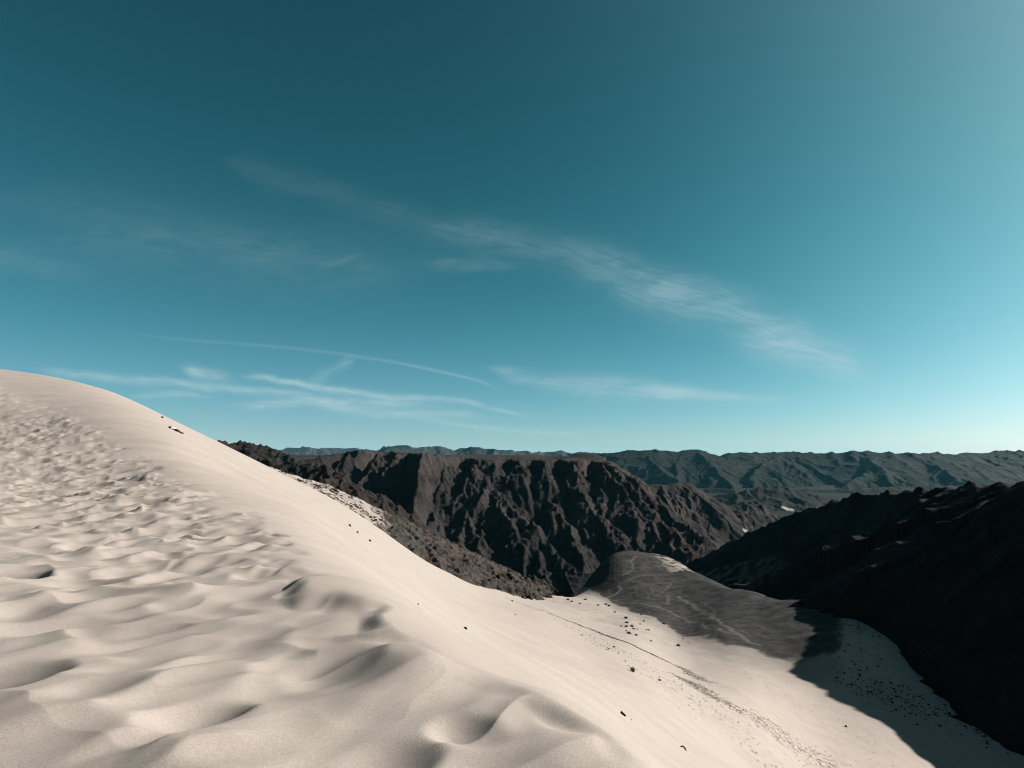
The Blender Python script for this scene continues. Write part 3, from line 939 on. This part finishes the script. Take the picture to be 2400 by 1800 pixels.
# ---- brown hill with a pale sand streak, in the gap beyond the canyon
mh = Hill(560, 1500, np.arange(1700, 2500, 4.0), 3.0, -205, 700)
mh.warp(14, 90)
mc = [P3(*p) for p in [(1600, 1175, 2120), (1670, 1157, 2110), (1724, 1152, 2100), (1764, 1146, 2100), (1797, 1141, 2100), (1833, 1140, 2100), (1869, 1148, 2090), (1905, 1161, 2080), (1945, 1170, 2070), (2010, 1180, 2050)]]
mh.ridge(mc, .5, .42)
mh.branch(mc, 3, 55, 130, 0.42, 0.7, towards=-90, sides=(1,))
mh.Z += (ridged(mh.X / 80, mh.Y / 80, 5, 710) - .9) * 9
ms = np.zeros_like(mh.Z)
pxm, pym = mh.X / mh.Y * FPX + 1200, HOR - mh.Z / mh.Y * FPX
tt = np.clip((pxm - 1822) / 38, 0, 1)
ms = ((np.abs(pym - (1184 + 15 * tt)) < 1.2 + 3.4 * tt) & (pxm > 1820) & (pxm < 1862) & (mh.Y < 2080)) * 1.0
o = grid_mesh("brown_hill", mh.X, mh.Y, mh.Z, MAT_MID, (ms, None, None))
tag(o, "low brown hill with a pale sand streak in the gap beyond the canyon", "hill", kind='structure')

# ---- dark green range across the right horizon
tr = Hill(300, 4700, np.arange(2380, 4500, 9.0), 8.0, -235, 800)
tr.warp(18, 160)
tcr = [P3(px, py - 2, 3900 + 120 * math.sin(px / 90.0)) for px, py in [
    (1320, 1085), (1395, 1066), (1424, 1062), (1453, 1060), (1482, 1055), (1504, 1054), (1525, 1055), (1580, 1060), (1609, 1055), (1634, 1054), (1659, 1062), (1690, 1071), (1706, 1064), (1724, 1062), (1779, 1062), (1850, 1061),
    (1905, 1062), (1962, 1061), (2001, 1057), (2034, 1060), (2124, 1062), (2186, 1061), (2211, 1066), (2251, 1064), (2305, 1064), (2334, 1058), (2396, 1058), (2500, 1052), (2650, 1058), (2800, 1064)]]
tr.ridge(tcr, .5, .42)
tr.branch(tcr, 4, 190, 620, 0.40, 0.75, towards=-100, sides=(1,))
low = [P3(*q) for q in [(1500, 1156, 2760), (1590, 1148, 2790), (1680, 1143, 2800), (1760, 1151, 2780), (1850, 1141, 2800), (1950, 1147, 2790), (2050, 1137, 2820), (2150, 1142, 2830), (2300, 1130, 2850), (2450, 1134, 2860)]]
tr.ridge(low, .5, .5)
tr.branch(low, 3, 95, 240, .38, .6, towards=-95, sides=(1,))
for sp in ([(1634, 1055, 3750), (1665, 1085, 3500), (1690, 1110, 3300), (1718, 1135, 3100), (1737, 1150, 3000)], [(1504, 1056, 3800), (1530, 1085, 3500), (1575, 1115, 3250), (1610, 1140, 3050)],
           [(1830, 1062, 3800), (1780, 1090, 3500), (1760, 1120, 3300), (1775, 1150, 3100)], [(2010, 1060, 3850), (2060, 1090, 3500), (2090, 1130, 3250)], [(2124, 1064, 3850), (2040, 1100, 3500), (1985, 1135, 3250), (1990, 1155, 3050)]):
    pts = [P3(*p) for p in sp]
    tr.ridge(pts, .7, .7)
    tr.branch(pts, 3, 110, 260, 0.5, 0.85)
tr.Z += (ridged(tr.X / 160, tr.Y / 160, 6, 810) - .9) * 10 + (ridged(tr.X / 45, tr.Y / 45, 4, 820) - .9) * 2.5
tr.Z = np.where(tr.Y > 3950, np.minimum(tr.Z, np.interp(tr.X, [p[0] for p in tcr], [p[2] for p in tcr]) + 6), tr.Z)
o = grid_mesh("green_mountains", tr.X, tr.Y, tr.Z, MAT_TEAL, (None, None, None))
tag(o, "dark green mountain range with folded ridges along the right horizon", "mountain range", kind='structure')

# ---- two grey-blue ranges on the horizon behind the plateau
for (nm, lab, Yc, seed, cpts, flo) in (
        ("jagged_mountains", "jagged grey blue mountain range on the horizon above the plateau", 6300, 900,
         [(800, 1066), (853, 1058), (882, 1054), (900, 1047), (920, 1044), (940, 1043), (976, 1046), (1009, 1048), (1034, 1045), (1063, 1053), (1090, 1049), (1117, 1047), (1150, 1053), (1179, 1051), (1215, 1056), (1244, 1058), (1275, 1059),
          (1309, 1056), (1335, 1061), (1360, 1060), (1420, 1062), (1500, 1066), (1600, 1070)], -260),
        ("distant_mountains", "faint far mountain range on the horizon left of the jagged range", 8300, 950,
         [(560, 1064), (640, 1058), (672, 1050), (700, 1049), (719, 1046), (740, 1051), (759, 1047), (781, 1051), (817, 1049), (853, 1051), (882, 1054), (930, 1058), (1000, 1062)], -300)):
    xa, xb = P3(cpts[0][0], 0, Yc)[0] - 400, P3(cpts[-1][0], 0, Yc)[0] + 300
    bh = Hill(xa, xb, np.arange(Yc - 1300, Yc + 500, 16.0), 11.0, flo, seed)
    bh.warp(40, 200)
    c = [P3(px, py, Yc + 90 * math.sin(px / 40.0)) for px, py in cpts]
    bh.ridge(c, .5, .5)
    bh.branch(c, 3, 110, 420, 0.42, 0.6, towards=-92, sides=(1,))
    bh.Z += (ridged(bh.X / 200, bh.Y / 200, 5, seed + 10) - .9) * 16
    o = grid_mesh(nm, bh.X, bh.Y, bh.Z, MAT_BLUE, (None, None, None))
    tag(o, lab, "mountain range", kind='structure')

# ---- plain under all of it, out to the horizon
gx = np.linspace(-14000, 14000, 140)
gy = np.concatenate([np.linspace(420, 4200, 120), np.linspace(4400, 24000, 60)])
PX, PY = np.meshgrid(gx, gy)
PZ = -200 + 8 * fbm(PX / 900, PY / 900, 4, 77) - 60 * sstep(PY, 4500, 9000)
o = grid_mesh("desert_plain", PX, PY, PZ, MAT_PLAIN, (None, None, None))
tag(o, "dusty grey brown desert plain between the mountain ranges", "plain", kind='structure')


# ------------------------------------------------------------------ stones, shrubs, grass, person
def simple_mat(name, col, var=0.3, rough=0.85, scale=20):
    m, g, b = new_mat(name)
    tc = g.n('ShaderNodeTexCoord').outputs['Object']
    n = g.noise(tc, scale, 4, 0.6)
    lo = tuple(c * (1 - var) for c in col[:3]) + (1,)
    hi = tuple(c * (1 + var) for c in col[:3]) + (1,)
    g.put(b.inputs['Base Color'], g.mix(g.ramp(n, .3, .7), lo, hi))
    b.inputs['Roughness'].default_value = rough
    bump(g, b, n, 0.4, 0.02)
    return m


MAT_STONE = simple_mat("dark_stone", (0.0141, 0.0120, 0.0113), 0.35, 0.85, 9)
MAT_STONE2 = simple_mat("grey_stone", (0.0601, 0.0552, 0.0495), 0.3, 0.9, 9)
MAT_SHRUB = simple_mat("dry_shrub", (0.0339, 0.0283, 0.0212), 0.4, 0.9, 6)
MAT_STRAW = simple_mat("straw", (0.1202, 0.0834, 0.0389), 0.35, 0.8, 10)


def ico(sub=2):
    t = (1 + 5 ** 0.5) / 2
    v = [Vector(p).normalized() for p in [(-1, t, 0), (1, t, 0), (-1, -t, 0), (1, -t, 0), (0, -1, t), (0, 1, t), (0, -1, -t), (0, 1, -t), (t, 0, -1), (t, 0, 1), (-t, 0, -1), (-t, 0, 1)]]
    f = [(0, 11, 5), (0, 5, 1), (0, 1, 7), (0, 7, 10), (0, 10, 11), (1, 5, 9), (5, 11, 4), (11, 10, 2), (10, 7, 6), (7, 1, 8), (3, 9, 4), (3, 4, 2), (3, 2, 6), (3, 6, 8), (3, 8, 9), (4, 9, 5), (2, 4, 11), (6, 2, 10), (8, 6, 7), (9, 8, 1)]
    for _ in range(sub):
        cache, nf = {}, []

        def mid(a, b):
            k = (min(a, b), max(a, b))
            if k not in cache:
                v.append(((v[a] + v[b]) / 2).normalized())
                cache[k] = len(v) - 1
            return cache[k]
        for a, b, c in f:
            ab, bc, ca_ = mid(a, b), mid(b, c), mid(c, a)
            nf += [(a, ab, ca_), (b, bc, ab), (c, ca_, bc), (ab, bc, ca_)]
        f = nf
    return v, f


def stone_data(seed, sx, sy, sz, sub=2, cuts=9):
    """an angular stone: a sphere clipped by random planes"""
    R = random.Random(seed)
    v, f = ico(sub)
    planes = []
    for _ in range(cuts):
        n = Vector((R.gauss(0, 1), R.gauss(0, 1), R.gauss(0, 1))).normalized()
        planes.append((n, R.uniform(0.55, 0.85)))
    out = []
    for p in v:
        p = p.copy()
        for n, d in planes:
            e = p.dot(n) - d
            if e > 0:
                p -= n * e
        p *= 1 + R.uniform(-0.03, 0.03)
        out.append((p.x * sx, p.y * sy, p.z * sz))
    return out, f


def drop(o, px, py, sink=0.0, rot=0.0):
    h = ground_hit(px, py)
    o.location = h + Vector((0, 0, -sink))
    o.rotation_euler = (0, 0, rot)
    return h


# single stones lying on the slip face: (px, py, width px, shape seed, mat, label)
STONES = [
    (820, 1233, 9, 1, "highest of three small dark stones lined up on the smooth dune face"),
    (838, 1249, 8, 2, "middle one of three small dark stones lined up on the smooth dune face"),
    (867, 1268, 8, 3, "lowest of three small dark stones lined up on the smooth dune face"),
    (980, 1417, 6, 4, "tiny lone dark pebble halfway up the smooth dune face"),
    (1090, 1474, 12, 5, "dark angular stone alone in the middle of the smooth dune face"),
    (1479, 1688, 4, 6, "tiny pebble just right of the black wedge shaped rock"),
    (380, 979, 7, 7, "small dark stone just above the lying person near the dune skyline"),
    (1208, 1441, 5, 9, "small grey stone on pale sand below the start of the stony line"),
    (1546, 1595, 8, 10, "grey rounded stone right of the golden grass tuft"),
    (1545, 1587, 4, 11, "little dark pebble touching the top of the grey rounded stone"),
    (1983, 1703, 7, 12, "lone dark stone on the sunlit sand near the hill's shadow edge"),
]
for px, py, wpx, sd_, lab in STONES:
    h = ground_hit(px, py)
    s = wpx / FPX * h.y * 0.5
    vs, fs = stone_data(sd_, s * 1.1, s * .85, s * .75)
    o = poly_mesh("stone", vs, fs, MAT_STONE2 if 'grey' in lab else MAT_STONE)
    drop(o, px, py, -s * 0.25, random.uniform(0, 6))
    tag(o, lab, "stone", "loose stones on the sand slope")

# the black wedge-shaped rock and the bent dark branch in the lower middle
h = ground_hit(1460, 1675)
s = h.y / FPX
prof = [(-7.5, 0, -1), (-3, 0, 6.5), (-1, 0, 4), (7.5, 0, -4.0), (6.5, 0, -6.5), (-2, 0, -4)]
vs = [(x * s, 2.2 * s * (1 if k == 0 else -1) * (0.7 if i in (3, 4) else 1), z * s) for k in (0, 1) for i, (x, _, z) in enumerate(prof)]
n = len(prof)
fs = [tuple(range(n)), tuple(range(2 * n - 1, n - 1, -1))] + [(i, i + n, (i + 1) % n + n, (i + 1) % n) for i in range(n)]
o = poly_mesh("wedge_rock", vs, fs, MAT_STONE)
bv = o.modifiers.new("bevel", 'BEVEL')
bv.width = s * 0.6
bv.segments = 2
o.location = h + Vector((0, 0, s * 2.5))
tag(o, "black wedge shaped rock sticking out of the smooth sand", "rock")


def tube(path, radii_, seg=7):
    vs, fs = [], []
    for i, p in enumerate(path):
        p = Vector(p)
        d = (Vector(path[min(i + 1, len(path) - 1)]) - Vector(path[max(i - 1, 0)])).normalized()
        a = d.orthogonal().normalized()
        b = d.cross(a)
        for k in range(seg):
            t = 2 * math.pi * k / seg
            vs.append(tuple(p + (a * math.cos(t) + b * math.sin(t)) * radii_[i]))
    for i in range(len(path) - 1):
        for k in range(seg):
            fs.append((i * seg + k, i * seg + (k + 1) % seg, (i + 1) * seg + (k + 1) % seg, (i + 1) * seg + k))
    fs.append(tuple(range(seg))[::-1])
    fs.append(tuple((len(path) - 1) * seg + k for k in range(seg)))
    return vs, fs


h = ground_hit(1601, 1754)
s = h.y / FPX
vs, fs = tube([(-8.5 * s, 0, 2.5 * s), (-4 * s, 0, 3.0 * s), (1 * s, .5 * s, 2.2 * s), (3.5 * s, 0, 0), (5.5 * s, -1 * s, -4 * s), (7 * s, -2 * s, -7 * s)], [0.9 * s, 1.5 * s, 2.0 * s, 2.0 * s, 1.6 * s, 0.9 * s])
o = poly_mesh("driftwood", vs, fs, MAT_STONE, smooth=True)
o.location = h + Vector((0, 0, s * 2.0))
tag(o, "bent dark piece of wood lying on the sand near the bottom edge", "driftwood")


def tuft_data(seed, n, hgt, spread, lean=(0, 0), width=0.02):
    R = random.Random(seed)
    vs, fs = [], []
    for _ in range(n):
        a = R.uniform(0, 2 * math.pi)
        r0 = R.uniform(0, 0.35) * spread
        L = hgt * R.uniform(0.45, 1.0)
        out = R.uniform(0.1, 1.0) * spread
        bx, by = math.cos(a) * r0, math.sin(a) * r0
        tx, ty = bx + math.cos(a) * out + lean[0] * L, by + math.sin(a) * out + lean[1] * L
        mx, my = bx + (tx - bx) * 0.4, by + (ty - by) * 0.4
        wx_, wy_ = -math.sin(a) * width, math.cos(a) * width
        i = len(vs)
        vs += [(bx - wx_, by - wy_, -0.05 * hgt), (bx + wx_, by + wy_, -0.05 * hgt), (mx - wx_ * .8, my - wy_ * .8, L * .65), (mx + wx_ * .8, my + wy_ * .8, L * .65), (tx, ty, L * R.uniform(.75, 1))]
        fs += [(i, i + 1, i + 3, i + 2), (i + 2, i + 3, i + 4)]
    return vs, fs


h = ground_hit(1484, 1575)
s = h.y / FPX
vs, fs = tuft_data(5, 260, 15 * s, 8 * s, (-0.25, 0), 0.28 * s)
o = poly_mesh("grass_tuft", vs, fs, MAT_STRAW)
o.location = h
o.scale = (1.15, 1, 1)
tag(o, "golden dry grass tuft standing alone on the lower dune slope", "grass tuft")

# dark low shrubs, each on its own little sand hummock
SHR = [(1359, 1413, 7), (1372, 1404, 9), (1402, 1417, 8), (1420, 1415, 8), (1427, 1419, 9), (1441, 1433, 7), (1467, 1447, 11), (1469, 1458, 11), (1456, 1466, 6), (1468, 1467, 9), (1481, 1466, 10), (1485, 1472, 8),
       (1493, 1473, 5), (1468, 1477, 5), (1474, 1483, 13), (1491, 1487, 9), (1500, 1461, 5), (1509, 1454, 6), (1515, 1475, 6), (1521, 1475, 6), (1526, 1501, 6), (1590, 1512, 12), (1614, 1505, 4), (1601, 1495, 4),
       (1556, 1461, 10), (1503, 1439, 7), (1200, 1407, 7), (1317, 1394, 9), (1331, 1404, 9), (1340, 1408, 7), (1344, 1390, 10), (1299, 1388, 9), (1265, 1389, 9), (1439, 1515, 8), (1427, 1519, 5), (1364, 1487, 6), (1610, 1577, 5)]


def shrub_label(px, py, w):
    if w >= 13:
        return "widest dark shrub of the tight cluster in the middle of the sand basin"
    if 1455 <= px <= 1526 and 1439 < py < 1503:
        return "small dark shrub in the tight cluster in the middle of the sand basin"
    if (px, py) == (1590, 1512):
        return "wide dark shrub alone on open sand right of the shrub cluster"
    if (px, py) == (1556, 1461):
        return "dark shrub right on the border between pale sand and gravel mound"
    if (px, py) == (1200, 1407):
        return "lone pale shrub where the stony line begins"
    if px > 1590:
        return "tiny dark shrub on open sand right of the shrub cluster"
    if py > 1480:
        return "small dark shrub below the stony line on the lower dune slope"
    if px < 1350:
        return "low dark shrub by the far edge of the sand basin"
    return "small dark shrub on pale sand beside the tip of the gravel mound"


shr_mesh = []
for k in range(4):
    vs, fs = tuft_data(40 + k, 150, 0.62, 0.52, (0.05, 0), 0.030)
    base, bf = ico(1)
    off = len(vs)
    R = random.Random(60 + k)
    vs += [(p.x * 0.42 * R.uniform(.8, 1.2), p.y * 0.42, max(-0.05, p.z * 0.30 * R.uniform(.8, 1.2))) for p in base]
    fs += [tuple(i + off for i in f) for f in bf]
    me = bpy.data.meshes.new("desert_shrub")
    me.from_pydata(vs, [], fs)
    me.materials.append(MAT_SHRUB)
    shr_mesh.append(me)
for i, (px, py, w) in enumerate(SHR):
    o = bpy.data.objects.new("desert_shrub", shr_mesh[i % 4])
    COL.objects.link(o)
    h = ground_hit(px, py + 2)
    s = w / FPX * h.y
    o.location = h
    o.scale = (s, s * 0.9, s * random.uniform(0.6, 0.85))
    o.rotation_euler = (0, 0, random.uniform(0, 6))
    tag(o, shrub_label(px, py, w), "shrub", "shrubs in the sand basin")

# boulders strewn over the sandy rock slope behind the dune edge
bo_mesh = []
for k in range(6):
    vs, fs = stone_data(80 + k, 1.0, .8, .7, 1, 8)
    me = bpy.data.meshes.new("boulder")
    me.from_pydata(vs, [], fs)
    me.materials.append(MAT_NEAR if k % 2 else MAT_STONE)
    bo_mesh.append(me)
R = random.Random(99)
pxa = [p for p in [(640, 1098), (701, 1116), (763, 1133), (804, 1157), (821, 1175), (868, 1202), (905, 1222)]]
nb = 0
tries = 0
while nb < 210 and tries < 6000:
    tries += 1
    px = 636 + 270 * R.random() ** 0.8
    top = np.interp(px, [p[0] for p in pxa], [p[1] for p in pxa])
    bot = np.interp(px, [636, 700, 780, 870, 910], [1102, 1137, 1178, 1229, 1252])
    py = top + (bot - top) * R.uniform(0.03, 1.0)
    ysl = np.linspace(165, 300, 300)
    xsl = (px - 1200) / FPX * ysl
    ii = np.clip(np.searchsorted(RSY, ysl), 0, len(RSY) - 1)
    jj = np.clip(np.searchsorted(RSX, xsl), 0, len(RSX) - 1)
    zz = RSZ[ii, jj]
    hit = np.nonzero(HOR - FPX * zz / ysl <= py)[0]
    if not len(hit):
        continue
    k = hit[0]
    x, y, z = xsl[k], ysl[k], zz[k]
    s = R.uniform(0.18, 0.62) * (1.3 if R.random() < 0.15 else 1)
    o = bpy.data.objects.new("boulder", bo_mesh[R.randrange(6)])
    COL.objects.link(o)
    o.location = (x, y, z + 0.1 * s)
    o.scale = (s, s, s * R.uniform(.6, 1))
    o.rotation_euler = (R.uniform(-.3, .3), R.uniform(-.3, .3), R.uniform(0, 6))
    tag(o, "dark boulder strewn over the drifted sand of the rocky slope behind the dune", "boulder", "boulders on the sandy rock slope")
    nb += 1


# gravel and clods nobody could count: the stony line at the dune's foot and the trodden strip below it
def scatter(name, label, spec, mat, seed):
    R = random.Random(seed)
    vs, fs = [], []
    shapes = [stone_data(200 + k, 1, .8, .6, 0, 4) for k in range(5)]
    for pts, width, count, s0, s1 in spec:
        W3 = [ground_hit(*p) for p in pts]
        seg = [(b - a).length for a, b in zip(W3[:-1], W3[1:])]
        tot = sum(seg)
        for _ in range(count):
            t = R.random() * tot
            k = 0
            while k < len(seg) - 1 and t > seg[k]:
                t -= seg[k]
                k += 1
            f = min(1, t / (seg[k] + 1e-6))
            p = W3[k].lerp(W3[k + 1], f)
            wv = width[0] + (width[1] - width[0]) * ((sum(seg[:k]) + seg[k] * f) / tot)
            x, y = p.x + R.gauss(0, 1) * wv * .6, p.y + R.gauss(0, 1) * wv * .8
            z = ground_z(x, y)
            s = s0 + (s1 - s0) * R.random() ** 2.2
            sv, sf = shapes[R.randrange(5)]
            c, sn = math.cos(R.random() * 6), math.sin(R.random() * 6)
            off = len(vs)
            vs += [(x + s * (a * c - b * sn), y + s * (a * sn + b * c), z + s * (cc * .8 + .15)) for a, b, cc in sv]
            fs += [tuple(i + off for i in q) for q in sf]
    o = poly_mesh(name, vs, fs, mat)
    tag(o, label, "gravel", kind='stuff')


MAT_GRAV = simple_mat("loose_gravel", (0.0560, 0.0480, 0.0420), 0.4, 0.9, 2)
scatter("gravel", "line of dark gravel along the foot of the dune's slip face",
        [([(1185, 1400), (1215, 1413), (1260, 1428), (1300, 1443)], (.25, .4), 170, .07, .19),
         ([(1290, 1439), (1350, 1461), (1400, 1481), (1450, 1500), (1500, 1521), (1545, 1541)], (.35, 1.1), 1350, .08, .20),
         ([(1545, 1541), (1600, 1566), (1650, 1596)], (1.3, 2.2), 620, .07, .17),
         ([(1350, 1475), (1450, 1525), (1540, 1575), (1620, 1610)], (4, 7), 300, .05, .17)], MAT_GRAV, 3)
MAT_CLOD = simple_mat("sand_clods", (0.1061, 0.0884, 0.0764), 0.35, 0.95, 2)
scatter("sand_clods", "trodden strip of stony sand clods running down to the lower right",
        [([(1600, 1590), (1680, 1640), (1760, 1680), (1850, 1732), (1950, 1795), (2000, 1830)], (2.2, 3.4), 1900, .06, .18),
         ([(1560, 1600), (1680, 1690), (1800, 1770), (1860, 1810)], (6, 8), 420, .05, .15),
         ([(1700, 1560), (1850, 1640), (2000, 1720), (2100, 1790)], (5, 6), 260, .05, .15)], MAT_CLOD, 4)
scatter("dark_rubble", "dark rubble speckling the shaded sand at the foot of the black hill",
        [([(1990, 1430), (2010, 1480), (2020, 1540), (1990, 1580)], (4, 6), 420, .12, .4),
         ([(1990, 1600), (2060, 1620), (2150, 1660), (2280, 1680), (2380, 1750)], (5, 6), 700, .12, .4)], MAT_STONE, 5)


# ---- the person lying on the dune
def skin_obj(name, joints, edges, mat, parent, sub=2):
    """one continuous skinned surface; joints: (x, y, z, radius)"""
    me = bpy.data.meshes.new(name)
    me.from_pydata([j[:3] for j in joints], edges, [])
    o = bpy.data.objects.new(name, me)
    COL.objects.link(o)
    o.modifiers.new("skin", 'SKIN')
    me.skin_vertices or None
    for i, j in enumerate(joints):
        sv = me.skin_vertices[0].data[i]
        sv.radius = (j[3], j[3] if len(j) < 5 else j[4])
        sv.use_root = (i == 0)
    ss = o.modifiers.new("sub", 'SUBSURF')
    ss.levels = ss.render_levels = sub
    me.materials.append(mat)
    for p in me.polygons:
        p.use_smooth = True
    o.parent = parent
    return o


MAT_SKIN = simple_mat("skin", (0.0778, 0.0438, 0.0297), 0.1, 0.6, 5)
MAT_HAIR = simple_mat("black_hair", (0.0042, 0.0035, 0.0035), 0.2, 0.6, 30)
MAT_SHIRT = simple_mat("white_cotton", (0.4960, 0.4960, 0.4960), 0.04, 0.9, 30)
MAT_SHORTS = simple_mat("dark_cloth", (0.0156, 0.0148, 0.0134), 0.25, 0.9, 30)

hp = ground_hit(397, 1003)
fp = ground_hit(432, 1021)
# local frame: +X from head to feet along the slope, +Z up out of the sand
per = bpy.data.objects.new("person", None)
COL.objects.link(per)
ax = fp - hp
want = 1.72
mid = (hp + fp) / 2
axn = Vector((0.985, -0.17, 0)).normalized()
half = axn * want * 0.5
pa, pb = mid - half, mid + half
pa.z, pb.z = ground_z(pa.x, pa.y), ground_z(pb.x, pb.y)
xax = (pb - pa).normalized()
yax = Vector((0, 0, 1)).cross(xax).normalized()
zax = xax.cross(yax)
from mathutils import Matrix
M = Matrix((xax, yax, zax)).transposed().to_4x4()
M.translation = pa
per.matrix_world = M
tag(per, "person lying on their back on the dune slope in white shirt and dark shorts", "person")
# lying on the back, head at x = 0; arms beside the body, one foot pointing up
J = [(.80, 0, .13, .135, .11), (.66, 0, .14, .125, .10), (.50, 0, .15, .15, .11), (.34, 0, .15, .15, .10), (.27, 0, .15, .062, .062), (.16, 0, .17, .085, .095), (.05, 0, .18, .088, .09)]
E_ = [(0, 1), (1, 2), (2, 3), (3, 4), (4, 5), (5, 6)]


def chain(root, pts):
    prev = root
    for p in pts:
        J.append(p)
        E_.append((prev, len(J) - 1))
        prev = len(J) - 1
    return prev


for sgn in (1, -1):
    a = chain(3, [(.36, .19 * sgn, .13, .058), (.62, .30 * sgn, .08, .044), (.84, .30 * sgn, .06, .032), (.90, .30 * sgn, .055, .038, .022)])
    for k, (oy, ln) in enumerate([(-.030, .075), (-.010, .088), (.012, .082), (.032, .066)]):
        chain(a, [(.935, .30 * sgn + oy, .055, .010), (.935 + ln * .6, .30 * sgn + oy * 1.1, .048, .009), (.935 + ln, .30 * sgn + oy * 1.1, .036, .008)])
    chain(a, [(.895, .30 * sgn - .045 * sgn, .055, .010), (.925, .30 * sgn - .062 * sgn, .048, .008)])
    a = chain(0, [(.90, .10 * sgn, .12, .088), (1.20, .12 * sgn, .11 if sgn > 0 else .17, .062), (1.36, .125 * sgn, .08 if sgn > 0 else .12, .056), (1.56, .12 * sgn, .05, .036)])
    chain(a, [(1.60, .12 * sgn, .08, .038), (1.62, .12 * sgn, .17, .034), (1.61, .12 * sgn, .235, .024)])
skin_obj("body", J, E_, MAT_SKIN, per)
skin_obj("shirt", [(.74, 0, .14, .150, .125), (.62, 0, .145, .145, .118), (.50, 0, .155, .170, .128), (.35, 0, .155, .168, .115), (.30, 0, .155, .10, .085), (.36, .19, .135, .078), (.54, .265, .10, .066), (.36, -.19, .135, .078), (.54, -.265, .10, .066)],
         [(0, 1), (1, 2), (2, 3), (3, 4), (3, 5), (5, 6), (3, 7), (7, 8)], MAT_SHIRT, per)
skin_obj("shorts", [(.82, 0, .135, .158, .13), (.74, 0, .14, .148, .122), (.91, .10, .125, .108), (1.15, .12, .12, .092), (.91, -.10, .125, .108), (1.15, -.12, .165, .092)],
         [(0, 1), (0, 2), (2, 3), (0, 4), (4, 5)], MAT_SHORTS, per)
skin_obj("hair", [(.05, 0, .165, .125, .115), (.14, 0, .12, .100, .085), (-.02, 0, .12, .10, .085), (-.06, .05, .06, .07), (-.08, -.07, .05, .06)], [(0, 1), (0, 2), (2, 3), (2, 4)], MAT_HAIR, per)

# ------------------------------------------------------------------ the air
hz_me = bpy.data.meshes.new("haze")
xa, xb, ya, yb, za, zb = -15000, 15000, -600, 25000, -300, 190
vs = [(x, y, z) for z in (za, zb) for y in (ya, yb) for x in (xa, xb)]
hz_me.from_pydata(vs, [], [(0, 2, 3, 1), (4, 5, 7, 6), (0, 1, 5, 4), (2, 6, 7, 3), (0, 4, 6, 2), (1, 3, 7, 5)])
hm_ = bpy.data.materials.new("haze_air")
hm_.use_nodes = True
t = hm_.node_tree
t.nodes.remove(t.nodes['Principled BSDF'])
pv = t.nodes.new('ShaderNodeVolumePrincipled')
pv.inputs['Color'].default_value = (0.17, 0.66, 0.84, 1)
pv.inputs['Density'].default_value = 0.0000105
pv.inputs['Anisotropy'].default_value = 0.0
t.links.new(pv.outputs[0], t.nodes['Material Output'].inputs['Volume'])
hz_me.materials.append(hm_)
hz = bpy.data.objects.new("haze", hz_me)
COL.objects.link(hz)
tag(hz, "thin blue green haze in the air over the distant mountains", "haze", kind='stuff')
